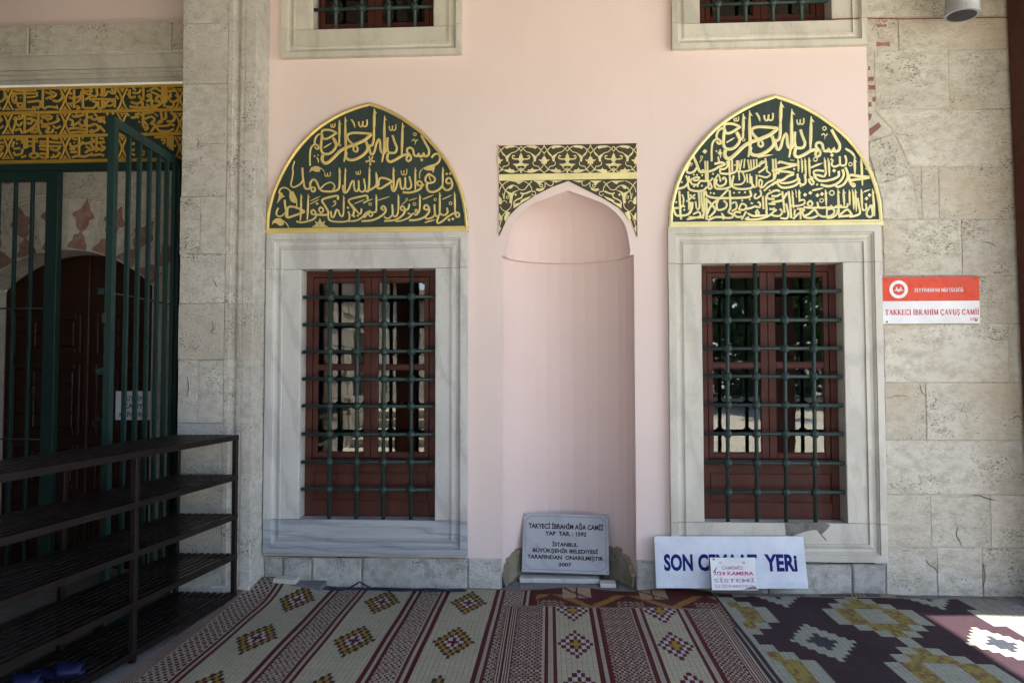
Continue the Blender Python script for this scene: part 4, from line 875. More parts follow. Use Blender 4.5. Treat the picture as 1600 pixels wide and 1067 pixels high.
TC = """s 22 455,-160 425,-60 432,0 422,80 404,160 400,200 430,235 500,212 560,165 588,100; s 30 572,-60 578,60 590,160 608,235 640,262 700,242
s 30 700,240 688,185 720,125 768,128 800,180 825,245 870,288 960,298 1060,290 1118,258 1134,170 1134,60; b 30 1132,-58 1134,20 1134,90; s 26 700,242 722,298 758,292 762,246 722,232; s 22 850,250 915,190 995,160 1048,190 1060,240 1030,272
b 28 1221,-58 1216,100 1214,230 1222,312; s 26 1182,200 1190,290 1222,322 1268,270 1308,170 1345,135 1350,210 1366,280 1398,292 1422,240 1420,130; s 24 1422,235 1440,290 1488,302 1522,250 1500,105
w 13 912,5 995,70; w 12 1384,-20 1450,42; d 14 790,-5
s 30 608,597 530,560 430,526 368,532 346,570 345,640 350,688; s 30 612,600 540,630 450,660 365,690 330,672 330,600 312,500 308,425; s 22 330,600 280,655 220,674 182,642 188,590 212,545
b 28 555,338 552,550 542,740; b 28 662,338 656,550 645,722; s 26 485,748 560,764 650,748 740,715 780,668 772,612 738,575 708,600 720,640 772,642; s 22 770,642 840,648 862,600; s 24 845,530 886,560 882,602 850,612 822,580 842,535
s 30 770,645 900,652 958,640 962,600 912,510 868,432 930,398 1040,372 1110,366 1104,420; t 14 695,440 770,405 848,368; t 14 690,486 760,452 832,415; d 40 797,482
s 26 1002,595 1010,670 1036,690 1062,638 1088,572 1118,592 1138,650 1175,672 1194,610; b 26 1196,360 1196,480 1194,640; o 16 1062,452; t 14 1082,475 1050,508 1008,530
s 28 1555,420 1548,362 1440,376 1275,425 1300,495 1350,570 1340,640 1318,664; s 24 1310,490 1390,590 1440,640 1462,600 1460,555; s 24 1268,598 1284,670 1262,738 1150,756 1010,742 966,700 960,620; d 38 1262,542 1355,672 1410,662; t 14 1362,482 1440,448 1522,420; t 14 1492,478 1545,450 1598,422
s 24 1265,745 1380,738 1470,690 1530,622 1600,585; p 1 838,700 812,770 850,830 872,770; p 1 765,740 785,800 830,822 808,765; p 1 918,740 896,800 855,822 876,765; p 1 718,834 780,795 850,822 900,795 972,834
p 1 382,292 440,300 478,380 488,470 440,470 396,440 378,380; s 22 400,300 340,250 280,240 232,275 222,330; s 14 480,400 490,470 486,535; p 1 230,320 262,310 285,355 310,372 268,392 240,420 192,478 215,400; p 1 118,800 130,745 175,705 245,700 298,745 290,795 255,815 220,808 180,775 140,770; t 16 280,735 335,780 372,850"""
TD = """b 27 71,194 70,320 66,440 50,532; b 27 160,262 166,330 168,400; s 26 168,380 160,440 100,485 20,520; s 28 370,385 300,348 228,338 198,362 190,440; s 28 372,388 300,428 222,476 180,468 186,395
b 26 390,198 390,340 396,490; s 25 362,430 374,498 398,514 424,468 446,385 474,345 480,400 490,470 520,486 544,440 545,330; s 24 545,435 560,482 602,482 628,435 600,318; w 12 495,222 568,300
b 26 680,203 680,340 680,500; s 26 515,528 600,534 700,508 758,468 772,420 748,384 714,388 706,420 734,442 800,430; s 24 860,280 816,330 818,388 868,406 928,390 938,340 862,282; s 14 860,285 868,335 892,388
t 12 738,345 742,262 788,205; s 26 895,70 930,28 975,18 1006,50 1000,110 950,160 870,185 800,215; p 1 785,212 850,178 945,160 935,225 918,278 905,240 860,240 815,235
b 26 1046,195 1044,340 1042,450; s 28 1042,440 985,500 905,525 845,500 832,430 850,400; s 26 1042,455 1090,502 1150,480 1172,420 1150,352 1112,340 1086,380 1112,412 1150,402; d 38 1098,285 1145,280
b 26 1200,526 1205,650 1206,790; s 24 1206,780 1225,855 1262,846 1258,805 1215,800 1120,845 1050,905 985,940 968,905 990,850; b 26 1004,530 1005,700 1002,820; s 24 1098,735 1110,790 1075,830 1030,825 1008,800; s 24 1002,820 975,852 942,820 932,690
s 24 942,822 905,862 835,882 812,850; o 15 945,625; o 18 1150,675; t 15 1040,622 1100,596 1168,562; t 15 780,622 850,594 928,562; t 14 598,638 650,622 712,604; t 15 188,634 260,610 345,584; t 15 -10,665 50,642 122,615; t 18 808,930 870,912 945,892; d 40 1130,895 1180,882; d 26 590,808 612,818
b 25 740,558 740,660 738,770; s 24 738,750 722,796 690,800; s 20 690,800 678,762 706,765 712,812 680,832 655,805 600,860 500,905 420,912; s 25 600,900 700,894 800,858 864,782 850,712 812,700 794,742 828,762 862,750; o 18 670,685
b 25 455,558 456,680 452,800; s 24 452,790 425,848 385,838 378,760 372,690; s 22 382,820 335,870 290,872 268,848; s 24 268,910 400,898 480,858 536,798 535,732 502,712 484,745 520,772 585,748 600,685; o 13 566,622; t 12 562,640 535,665 498,695
s 26 -30,912 100,900 205,858 282,790 280,735 252,712 228,745 262,768; b 25 160,558 164,650 162,750; s 24 162,740 152,790 100,792; s 20 100,792 62,808 82,850 112,830 100,792 55,810 0,868; o 17 82,685"""
mb = MB(); draw(mb, parse(TA), lambda x, y: at(470+x/7.619, 180+y/7.619), kk/7.619*1.08, YL); child(mb, 'first_line', 'gold', LA)
mb = MB(); draw(mb, parse(TLEAF), lambda x, y: at(470+x/7.619, 180+y/7.619), kk/7.619, YL, relief=.005); child(mb, 'leaf_ornament', 'gold', LA)
mb = MB(); draw(mb, parse(TC), lambda x, y: at(415+x/9.697, 270+y/9.697), kk/9.697*1.1, YL); child(mb, 'left_lettering', 'gold', LA)
mb = MB(); draw(mb, parse(TD), lambda x, y: at(570+x/8.533, 240+y/8.533), kk/8.533*1.08, YL); child(mb, 'right_lettering', 'gold', LA)
def tfR(x, y):
    px_, py_ = 470+x/7.619, 180+y/7.619; return at(1169.7+(px_-540.9)*1.075, 175+(py_-185.3)*1.046)
mb = MB(); draw(mb, parse(TA+"; t 16 630,570 720,550 800,540"), tfR, kk/7.619*1.28, YL); child(mb, 'first_line', 'gold_sky_pale', RB)
TE = """d 56 512,32 714,52; o 13 470,105; t 14 470,125 460,150 438,186; o 9 340,195; t 12 342,205 318,236
s 30 345,72 398,180 428,265 458,302 500,275; s 27 420,228 362,300 290,312 272,272 318,172; s 20 515,158 522,300 528,430; s 20 546,158 550,300 552,430; s 27 450,305 560,296 640,270 702,230 780,202 730,176 640,196
t 20 688,100 698,150 702,190; s 24 806,158 815,220 770,262 705,262; s 22 835,150 842,330 850,480; s 22 872,138 876,300; s 24 720,262 722,318 860,322 935,275 940,150; d 26 910,213 622,328 368,340 410,342 478,345 206,438 372,495 418,492 475,485 590,582 634,588 900,580 970,575 1047,573 1008,682 1110,668 133,703 240,762 240,805 1310,375 1340,372 1375,548
s 18 962,150 972,270; s 18 1002,140 975,290; s 18 1042,130 1030,250; s 19 1082,140 1104,262; s 19 1120,140 1132,262; s 19 1160,135 1166,250; s 19 1198,132 1206,240; s 22 940,290 1040,296 1150,262 1245,205 1310,158; s 20 1240,235 1240,190 1278,158 1300,190; s 22 1312,120 1328,195 1300,258 1225,312
s 22 1412,130 1420,280 1430,395 1350,440 1290,500 1240,512; s 22 1450,430 1350,505 1295,552; s 20 1340,225 1335,290 1385,330 1330,372 1225,350; s 24 895,350 876,440 892,505 1000,530 1130,512 1155,465; s 18 962,305 972,412; s 20 1012,300 1045,400 1000,462 900,470
s 18 1068,330 1080,445; s 18 1110,330 1112,455; s 22 1130,360 1140,465 1182,512; s 20 1200,340 1198,505; s 20 1240,400 1275,430 1250,505 1228,470 1240,400; s 24 745,405 765,375 792,400 782,460 705,492 660,445 675,400; s 24 640,415 655,515 780,522 862,490 850,440; s 18 700,340 722,432
s 22 545,425 450,422 420,468 340,462 318,400; s 22 328,402 380,378 440,372 415,412 360,412; s 22 580,440 605,512 565,522 560,430; s 18 690,330 640,405 612,385 590,420 550,420; s 26 300,360 290,440 240,500 148,527; s 18 262,350 285,420; s 24 288,470 305,530 400,556 500,542 540,495
s 26 172,556 180,700 188,870; s 20 290,562 300,700 300,805; s 24 430,558 440,700 438,780 405,802; s 22 465,558 472,700 485,830; s 22 500,562 502,800 490,922; s 26 532,655 535,800 535,935; s 24 842,545 850,690 852,790
s 27 518,556 545,618 650,645 850,648 1050,640 1125,618 1108,545; s 24 822,532 750,608 698,665; s 26 520,650 600,730 652,800 622,850 565,905; s 26 684,668 600,742 536,865; s 24 762,680 802,722 790,775 720,805 682,800 668,740 690,668
s 24 852,780 826,836 885,862; s 22 868,720 922,702 935,780 868,822; s 22 962,802 1002,722 1062,752 1040,802 960,802; s 24 1060,792 1130,778 1180,758 1240,772 1245,718 1215,700; s 20 1152,722 1120,712; s 22 1280,620 1292,795; s 22 1242,540 1262,600 1205,652 1168,640 1190,588; s 24 1322,620 1332,820
s 24 1405,568 1340,602 1350,652 1440,662; s 24 1360,722 1450,730; s 24 1370,790 1450,802; s 22 1200,802 1232,850 1200,872 1188,822; s 22 1062,825 1030,880 1000,935; s 24 1080,850 1140,882 1200,884 1330,872 1322,820; s 24 1100,902 1050,930 1200,930 1320,902 1410,850; s 24 992,842 930,830 898,862 950,902 1005,890
s 22 870,850 884,902 800,912 760,890 740,848 762,932; s 24 742,902 650,902 555,942; s 20 382,600 348,642 385,655; s 20 320,600 332,642 268,695; s 20 210,600 232,662 222,722; s 24 230,732 188,772 85,782; s 26 98,800 130,872 200,882 290,862 332,800 320,700; s 20 352,700 342,790 298,845; s 20 390,692 402,785; s 22 358,862 432,830 455,882 380,912 275,930; s 22 200,932 190,880; s 22 300,900 460,905 490,870"""
TF = """t 26 970,-10 1060,50 1112,130; b 28 1176,108 1186,250 1196,482; b 28 1088,110 1095,250 1096,330; s 30 1290,370 1150,358 1040,342 1015,372 1032,418; s 30 1292,374 1190,392 1100,402 1030,420; s 24 1015,402 1042,462 1082,500 1096,468 1048,450; s 28 970,240 1002,330 990,402 938,472 868,500 842,478; o 19 1037,200; d 34 1250,258
s 24 965,82 982,150 972,205 938,218 902,200 895,95; s 24 900,202 860,222 820,232 785,200 800,150 770,130; s 28 930,268 948,332 918,402 848,462 740,492 640,470; s 28 878,290 882,350 818,392 700,420 612,412 568,370 555,335; d 44 820,285
b 26 735,115 750,200 756,362; b 26 690,110 702,230 712,315; s 26 712,305 690,362 640,352 598,340; s 24 690,292 620,280 558,288 548,322 595,348; t 24 512,245 590,210 675,182; o 21 573,135; b 26 485,108 492,250 498,370; s 24 498,370 545,382 482,402 525,470 552,440 518,400; b 24 430,118 440,240 446,362; b 24 385,120 395,220 396,312; b 24 338,122 346,220 346,300
s 26 430,330 440,440 398,472 358,442 350,380; s 26 362,400 330,462 240,502 130,508 72,460 78,400; d 28 375,490 405,480 595,470 290,265; s 27 325,202 220,196 100,168 78,195; s 28 325,206 200,238 60,272 -10,285; t 14 238,145 298,150; s 27 290,320 200,300 92,295 78,332; s 28 285,330 200,362 150,402 60,432 -10,475; s 24 335,328 325,402 230,442 118,448 85,400
s 22 42,130 48,230 52,300 30,400; s 20 8,140 15,250 18,400; t 22 528,548 600,532 682,515; d 46 435,605 505,580 600,612 660,595; o 25 790,580; o 20 655,680; b 26 705,535 712,650 716,750; b 27 870,525 876,650 886,912; b 27 944,528 950,650 956,755; b 24 1020,540 1026,640 1030,745; b 24 1060,532 1075,640 1082,800; b 24 1100,530 1106,650 1116,830; b 27 1180,528 1186,650 1192,780; b 27 1328,525 1345,700 1356,892
t 18 1215,565 1260,550 1302,535; d 44 1290,610; d 44 1250,655; s 22 1240,718 1248,790 1212,812 1192,780; s 24 1312,738 1270,800 1248,862 1290,902 1332,870 1322,790 1312,738; s 26 1130,648 1150,760 1162,848 1100,882 1020,895; s 24 1000,718 992,765 930,768 902,738; s 22 930,768 870,772 842,745; s 22 870,772 800,772 778,740; s 24 800,772 720,772 622,772 598,700
s 24 502,680 534,720 500,762 468,722 500,680; s 24 625,772 540,778 480,776 415,765; s 24 722,800 800,788 825,838 762,890 660,892 618,868; s 20 724,760 722,890; s 24 1060,872 1002,800 942,832 898,872 ; s 26 1062,872 980,885 898,892; s 24 862,800 862,850 800,902 725,912; s 24 612,872 560,802 482,860 430,882; s 24 602,882 520,912 432,902 398,840
b 24 355,535 358,640 358,700; b 22 308,535 322,640; b 24 262,545 275,700 282,790; s 22 355,682 420,672 425,722 340,752 250,750; s 26 215,558 232,700 250,915; s 22 370,800 376,932; s 22 425,790 325,792; s 24 432,802 340,862 275,925; s 22 300,800 290,882; s 24 180,720 212,860 190,918 105,912; s 24 130,560 142,650 162,842; s 26 192,580 150,650 120,682 -10,702
s 24 0,562 60,545 102,562; s 24 -10,622 60,622 112,590; s 22 30,780 0,802; s 24 100,790 132,830 100,882 20,882 -10,862; s 22 60,802 0,842"""
mb = MB(); draw(mb, parse(TE), lambda x, y: at(1040+x/8.535, 235+y/8.535), kk/8.535*1.18, YL, relief=.003); child(mb, 'left_lettering', 'gold_sky_pale', RB)
mb = MB(); draw(mb, parse(TF), lambda x, y: at(1205+x/8.537, 235+y/8.537), kk/8.537*1.18, YL, relief=.003); child(mb, 'right_lettering', 'gold_sky_pale', RB)
# ================================================================ arabesque panel over the niche
YF = -.006
FZ = empty('arabesque_panel', 'dark panel with gold scrolling leaves and a plain gold bar above the pointed niche', 'ornament', (X(888, 250), YF, Z(888, 365)))
gpx = lambda x, y: (770+x/10.16, 215+y/10.16)
pL_, pR_, pT = X(779.5, 280), X(995, 280), Z(888, 226.5)
arc_o = [at(*p) for p in outer_px]; arc_o[0] = (pL_+.003, arc_o[0][1]-.015); arc_o[-1] = (pR_-.003, arc_o[-1][1]-.015)
iz = 5
for half in (0, 1):
    pp = arc_o[:iz+1] if half == 0 else arc_o[iz:]
    o_ = ([(pL_, pT)]+[(pL_, pp[0][1])]+pp+[(pp[-1][0], pT)]) if half == 0 else ([(pp[0][0], pT)]+pp+[(pR_, pp[-1][1]), (pR_, pT)])
    child(MB().poly(o_, YF, -.0003), 'field', 'field_olive', FZ)
zc0, zc1 = Z(888, 281.5), Z(888, 271.5)
child(MB().box(pL_, pR_, YF-.004, YF+.001, zc0, zc1, .001), 'gold_bar', 'gold_sky_pale', FZ)
H1 = """s 13 0,25 45,75 90,115 150,130 195,190; s 13 0,105 45,50 110,20 170,18 240,25 300,68 350,120 367,140
p 1 95,35 130,18 200,14 255,30 240,60 220,66 190,50 140,48; s 34 205,180 222,230 212,262; p 1 150,128 205,160 235,185 262,150 300,115 300,80 316,115 290,160 250,190 235,240 215,268 200,262 202,220 185,180
s 13 192,270 192,310 225,335 280,345 290,380 312,410; p 1 -2,125 22,170 35,215 60,222 110,215 130,205 132,185 100,185 95,172 130,165 148,190 138,225 95,238 40,238 22,270 -2,270
p 1 -2,270 25,285 40,300 130,308 90,335 70,348 50,345 30,335 -2,335; s 12 12,380 60,420 160,440 260,410 320,370 367,308; s 12 0,450 20,400 60,370 80,335; s 12 0,445 12,380 0,370
p 1 100,435 108,398 160,392 180,362 198,395 262,392 218,432 160,444; s 13 290,375 330,412 367,450; p 1 369,130 360,190 340,205 330,238 282,236 300,258 318,262 330,308 345,300 369,312; s 13 367,0 350,50 312,85"""
def tfh(cx, sg): return lambda x, y: at(*gpx(cx+sg*x, 121+y))
for n_, c_ in enumerate((81, 815, 815, 1549, 1549, 2283)): pass
units = [(448, -1), (448, 1), (1182, -1), (1182, 1), (1916, -1), (1916, 1)]
for cx, sg in units:
    mb = MB(); draw(mb, parse(H1), tfh(cx, sg), kk/10.16, YF, relief=.0022); child(mb, 'scroll', 'gold_sky_pale', FZ)
H2 = """s 14 100,705 160,780 205,850 290,890; s 13 102,875 122,800 200,722 262,695; s 15 178,985 190,880 240,800 310,762 380,782 430,832 500,832 560,762 620,702; p 1 248,812 285,770 330,768 305,808 270,822
p 1 430,832 352,872 322,930 302,1055 262,1042 272,940 212,862 290,892 332,862; s 14 500,702 570,742 612,800 622,870; s 26 440,882 480,900 540,885 600,855; s 22 478,900 455,960 400,982 345,1020 330,1062; p 1 255,692 500,692 470,712 410,748 368,712
p 1 640,692 830,692 760,732 740,770 702,722; s 14 740,770 772,802 792,765 765,745 762,765; p 1 680,842 702,810 762,822 832,788 802,840 740,862; s 14 832,712 828,795; s 14 832,722 898,768 948,762 962,702; p 1 905,692 1100,692 1000,722 950,702
p 1 97,930 142,982 142,1062 97,1062; s 12 142,1040 165,1012 205,1012 222,1045; s 13 300,1050 280,1120 190,1200 110,1320; s 13 120,1100 150,1150 230,1190; s 14 108,1220 150,1290 110,1360; p 1 97,1190 140,1260 112,1310 97,1330; p 1 330,1060 420,1045 470,1010 540,985 420,1070 330,1130; p 1 215,1170 280,1200 230,1280 200,1340 180,1280
s 14 620,860 670,865 682,905 650,930 620,900; s 13 215,960 225,935 262,940 240,975 215,960; p 1 360,890 385,915 362,935 345,915; s 12 160,890 178,985; s 12 97,1430 118,1380 128,1340; p 1 97,1400 130,1440 105,1500 97,1520; p 1 440,1010 500,975 620,930 560,985 470,1030"""
for sg in (1, -1):
    mb = MB(); draw(mb, parse(H2), (lambda x, y: at(*gpx(x, y))) if sg > 0 else (lambda x, y: at(*gpx(2372-x, y))), kk/10.16, YF, relief=.0022); child(mb, 'spandrel_scroll', 'gold_sky_pale', FZ)
# ================================================================ leaning boards
def lean_board(name, label, cat, px, yb, yt, thick, mat, chamf=.004, group=None):
    """px: TL,TR,BR,BL pixels of the front face; bottom edge at depth yb, top at yt. Local frame: x right, z up the board, -y front"""
    TL, TR, BR, BL = [Vector((*p_, 0)) for p_ in px]
    P = [Vector((at(TL.x, TL.y, yt)[0], yt, at(TL.x, TL.y, yt)[1])), Vector((at(TR.x, TR.y, yt)[0], yt, at(TR.x, TR.y, yt)[1])), Vector((at(BR.x, BR.y, yb)[0], yb, at(BR.x, BR.y, yb)[1])), Vector((at(BL.x, BL.y, yb)[0], yb, at(BL.x, BL.y, yb)[1]))]
    base_ = (P[2]+P[3])/2; top = (P[0]+P[1])/2; xa = ((P[1]-P[0])+(P[2]-P[3])).normalized(); za = (top-base_); h = za.length; za = (za-xa*za.dot(xa)).normalized(); ya = za.cross(xa)
    w = ((P[1]-P[0]).length+(P[2]-P[3]).length)/2
    o = bpy.data.objects.new(name, None); COL.objects.link(o); o.matrix_world = Matrix(((xa.x, ya.x, za.x, base_.x), (xa.y, ya.y, za.y, base_.y), (xa.z, ya.z, za.z, base_.z), (0, 0, 0, 1)))
    if abs(o.rotation_euler.x) < 1e-6: o.rotation_euler.x = 1e-5
    tag(o, label, cat, group)
    b_ = MB().box(-w/2, w/2, 0, thick, 0, h, chamf).build('board', mat); b_.parent = o
    return o, w, h
def lchild(mb, name, mat, root, smooth=False):
    o = mb.build(name, mat, None, smooth); o.parent = root; return o
# inscribed plaque standing in the niche
pq, w, h = lean_board('plaque', 'grey marble plaque with black Turkish lettering leaning in the foot of the niche', 'plaque', [(819, 801), (952, 805), (952, 898), (815, 893)], .17, .30, .025, 'plaque_marble')
for i, (s_, a, b, t0, t1) in enumerate([('TAKYECİ İBRAHİM AĞA CAMİİ', .065, .935, .145, .26), ('YAP  TAR. : 1592', .26, .74, .30, .375), ('İSTANBUL', .345, .64, .465, .555), ('BÜYÜKŞEHİR BELEDIYESİ', .12, .875, .575, .68), ('TARAFINDAN  ONARILMIŞTIR', .06, .935, .70, .79), ('2007', .42, .57, .825, .885)]):
    words(s_, -w/2+a*w, -w/2+b*w, h*(1-t1), h*(1-t0), -.0006, 'lettering', 'ink_black', pq, .036)
mb = MB()
e = .022*1.0; xr, zt_, zb_ = w/2-e, h-e*.9, e
L = [(-xr, zb_+.035), (-xr, zt_-.035), (-xr+.012, zt_-.02), (-xr+.03, zt_-.012), (-xr+.035, zt_), (xr-.035, zt_), (xr-.03, zt_-.012), (xr-.012, zt_-.02), (xr, zt_-.035), (xr, zb_+.035), (xr-.012, zb_+.02), (xr-.03, zb_+.012), (xr-.035, zb_), (-xr+.035, zb_), (-xr+.03, zb_+.012), (-xr+.012, zb_+.02), (-xr, zb_+.035)]
for a, b in zip(L, L[1:]): stroke(mb, [Vector(a), Vector(b)], .0018, 0, .0004)
lchild(mb, 'border_line', 'ink_black', pq)
for sx in (-1, 1):
    for z in (.016, h-.018): lchild(MB().lathe([(.005, -.002), (.005, .001)], (sx*(w/2-.018), 0, z), 8, 'y'), 'screw', 'steel', pq)
# blue lettered board
bd, w, h = lean_board('lettered_board', 'wide white board with dark blue capitals leaning under the right window', 'sign board', [(1027.8, 836.6), (1264, 839), (1262, 918.5), (1026.8, 919.5)], -.13, -.055, .012, 'board_white', .002)
for s_, a, b in (('SON', .059, .252), ('CEMAAT', .287, .68), ('YERi', .728, .942)): words(s_, -w/2+w*a, -w/2+w*b, h*.325, h*.655, -.0006, 'lettering', 'ink_blue', bd, .04)
# small camera notice in front of it
nt, w, h = lean_board('camera_notice', 'small faded white notice about cameras leaning against the wide blue lettered board', 'notice', [(1109.5, 870.3), (1180, 871), (1184, 921.3), (1112.8, 922)], -.20, -.155, .004, 'white_print', .001)
for s_, a, b, t0, t1, m_ in [('CAMİMİZ', .24, .72, .235, .37, 'ink_faded'), ('7/24 KAMERA', .05, .94, .43, .55, 'ink_pink'), ('SİSTEMİ', .05, .95, .61, .76, 'ink_faded'), ('İLE İZLENMEKTEDİR', .06, .94, .81, .92, 'ink_faded')]:
    words(s_, -w/2+a*w, -w/2+b*w, h*(1-t1), h*(1-t0), -.0005, 'lettering', m_, nt, .035 if m_ == 'ink_pink' else .022)
mb = MB(); mb.poly([(-w*.46, h*.98), (-w*.38, h*.97), (-w*.42, h*.9)], -.0004, .0); mb.poly([(.2*w, .02*h), (.49*w, .03*h), (.46*w, .13*h), (.34*w, .1*h)], -.0003, 0); mb.poly([(-.47*w, .52*h), (-.4*w, .66*h), (-.34*w, .74*h), (-.4*w, .58*h)], -.0003, 0); lchild(mb, 'worn_spots', 'cement', nt)
for sx in (-.27, .24):
    mb = MB(); stroke(mb, [Vector((sx*w+.008*math.cos(a*.8), h*.84+.008*math.sin(a*.8))) for a in range(9)], .0022, 0, .0004, step=.003); lchild(mb, 'camera_symbol', 'ink_faded', nt)
# ================================================================ red and white name sign
a, b, c, d = rect(1379.3, 432.8, 1530.5, 505.5, -.03)
rs = empty('name_sign', 'red and white printed mosque name sign screwed to the stone wall', 'sign', ((a+b)/2, -.03, c)); zm = Z(1455, 470.3, -.03)
child(MB().box(a, b, -.030, -.026, c, zm), 'white_field', 'white_print', rs); child(MB().box(a, b, -.0305, -.0264, zm+.0002, d), 'red_field', 'sign_red', rs)
def sx(px_): return a+(px_-1379.3)/(1530.5-1379.3)*(b-a)
def sz(py): return d-(py-432.8)/(505.5-432.8)*(d-c)
serif_words('TAKKECİ İBRAHİM ÇAVUŞ CAMİİ', sx(1382.5), sx(1529), sz(492), sz(483.5), -.0312, 'ink_red', rs)
serif_words('ZEYTİNBURNU MÜFTÜLÜĞÜ', sx(1429.3), sx(1505.5), sz(456), sz(450.5), -.0316, 'white_print', rs)
serif_words('1592', sx(1515), sx(1527.5), sz(500.8), sz(496.8), -.0312, 'ink_red', rs)
ex, ez = sx(1404.6), sz(452)
mb = MB(); n = 40; R1, R0 = .0665, .043; R1 = (sx(1419.2)-sx(1390))/2; R0 = R1*.64
mb.add([(ex+q*math.cos(2*math.pi*k/n), -.0313, ez+q*math.sin(2*math.pi*k/n)) for k in range(n) for q in (R1, R0)], [(2*k, 2*k+1, (2*k+3) % (2*n), (2*k+2) % (2*n)) for k in range(n)]); child(mb, 'emblem_ring', 'white_print', rs)
mb = MB(); u = R1/14.6
for q in (-3.2, 3.2): mb.box(ex+(q-1)*u, ex+(q+1)*u, -.0314, -.0306, ez-1.0*u, ez+2.8*u); mb.poly([(ex+(q-1)*u, ez+3.0*u), (ex+(q+1)*u, ez+3.0*u), (ex+q*u, ez+4.6*u)], -.0315, -.0306)
mb.box(ex-7*u, ex+7*u, -.03132, -.0306, ez-2.2*u, ez-.8*u); mb.poly([(ex-2.3*u, ez-2.4*u), (ex+2.3*u, ez-2.4*u), (ex+1.2*u, ez-3.8*u), (ex-1.2*u, ez-3.8*u)], -.03128, -.0306)
mb.poly([(ex-1.8*u, ez-.7*u), (ex-1.4*u, ez+.5*u), (ex, ez+1.1*u), (ex+1.4*u, ez+.5*u), (ex+1.8*u, ez-.7*u)], -.03138, -.0306); child(mb, 'mosque_emblem', 'white_print', rs)
for px_, py_ in ((1384, 437.5), (1524, 436), (1385, 502.5), (1524, 501)): child(MB().lathe([(.002, -.004), (.007, -.003), (.007, .0)], (sx(px_), -.031, sz(py_)), 8, 'y'), 'screw', 'steel', rs)
# ================================================================ marble slabs at the niche, small slab by the pier, wires
sl1 = tag(MB().box(*[gr(812, 913)[0], gr(936, 911)[0]], gr(872, 914)[1], gr(872, 914)[1]+.15, .013, .045, .004).build('marble_slab', 'marble'), 'long loose marble slab lying in front of the leaning plaque', 'slab', 'loose slabs before the niche')
sl2 = tag(MB().box(gr(937.5, 918)[0], gr(962, 918)[0], gr(950, 921)[1]+.01, gr(950, 921)[1]+.11, .0065, .037, .004).build('marble_slab', 'marble'), 'small square marble piece beside the right end of the long slab', 'slab', 'loose slabs before the niche')
ls = tag(MB().box(-2.05, -1.60, -.13, -.01, .0095, .055, .006).build('ledge_stone', 'grey_tile'), 'flat grey stone in the corner between the pier and the left window', 'stone')
a0_, z0_ = at(426, 903, -.12); a1_, _ = at(461, 903, -.12)
tag(MB().box(a0_, a1_, -.12, -.02, .056, .056+.035, .004).build('small_slab', 'marble_warm'), 'small broken marble slab lying by the foot of the pier', 'slab')
r = random.Random(8)
for lab, y0, mt in (('dark blue cable lying along the foot of the wall under the left window', -.09, 'blue_wire'), ('black cable looping up at the foot of the wall left of the niche', -.07, 'dark_plastic')):
    pts = [(X(500, 915)+(X(735, 915)-X(500, 915))*k/14, y0+r.uniform(-.015, .015), .018+(.045 if mt == 'dark_plastic' and k == 4 else 0)+r.uniform(0, .006)) for k in range(15)]
    P = []
    for k in range(14):
        for q in range(4): P.append(tuple(pts[k][m]+(pts[k+1][m]-pts[k][m])*q/4 for m in range(3)))
    tag(MB().tube(P, .006, 6).build('cable', mt, None, True), lab, 'cable')
# thin red cable across the top right, and the spotlight
P = [(X(px_, py_, -.03), -.03, Z(px_, py_, -.03)) for px_, py_ in ((1296, 31), (1320, 29.5), (1350, 29), (1380, 29.5), (1420, 30), (1460, 29.5), (1500, 28.5), (1540, 28), (1600, 27.5))]
tag(MB().tube(P, .004, 6).build('cable', 'red_wire', None, True), 'thin reddish cable running along the top of the rough stone wall', 'cable')
ax, az = X(1503, 22, -.22), Z(1503, 22, -.22)
sp_ = empty('spotlight', 'grey cylindrical spotlight at the top of the rough stone wall', 'spotlight', (ax, -.22, az))
def rotm(m, c, ax_, ang):
    M = Matrix.Rotation(ang, 4, ax_); m.v = [tuple(M @ (Vector(v)-Vector(c))+Vector(c)) for v in m.v]; return m
cc = (ax, -.22, az+.0)
for nm, mt, pr in (('housing', 'lamp_grey', [(.096, 0.0), (.102, .012), (.104, .40)]), ('rim', 'lamp_grey', [(.108, -.012), (.108, .02)]), ('lens', 'dark_plastic', [(.001, -.003), (.088, -.002), (.088, .0)])):
    m = MB().lathe(pr if nm != 'lens' else [(.001, -.0145), (.088, -.0145), (.088, -.011)], cc, 28); child(rotm(rotm(m, cc, 'X', rad(2)), cc, 'Y', rad(3)), nm, mt, sp_, nm == 'housing')
child(MB().box(ax+.05, ax+.10, -.16, .0, az+.25, az+.30, .004), 'bracket', 'lamp_grey', sp_)
# ================================================================ brown timber post at the right
xp0, zp0 = at(1600, 660, -.04); xp1, zp1 = at(1573, 0, -.04)
k_ = (xp1-xp0)/(zp1-zp0); xb_ = xp0-k_*zp0; xt_ = xp0+k_*(WT-zp0)
mb = MB(); mb.add([(xb_, -.33, 0), (xb_+.5, -.33, 0), (xb_+.5, -.04, 0), (xb_, -.04, 0), (xt_, -.33, WT), (xb_+.5, -.33, WT), (xb_+.5, -.04, WT), (xt_, -.04, WT)], [(0,3,2,1),(4,5,6,7),(0,1,5,4),(1,2,6,5),(2,3,7,6),(3,0,4,7)])
tp = empty('timber_post', 'dark brown painted timber post standing before the stone wall at the right edge', 'post', (xb_+.2, -.33, 0))
child(mb, 'post', 'post_wood', tp)
mb = MB(); e_ = .07; mb.add([(xb_+e_, -.345, 0), (xb_+.5, -.345, 0), (xb_+.5, -.331, 0), (xb_+e_, -.331, 0), (xt_+e_, -.345, WT), (xb_+.5, -.345, WT), (xb_+.5, -.331, WT), (xt_+e_, -.331, WT)], [(0,3,2,1),(4,5,6,7),(0,1,5,4),(1,2,6,5),(2,3,7,6),(3,0,4,7)]); child(mb, 'facing_board', 'post_wood', tp)
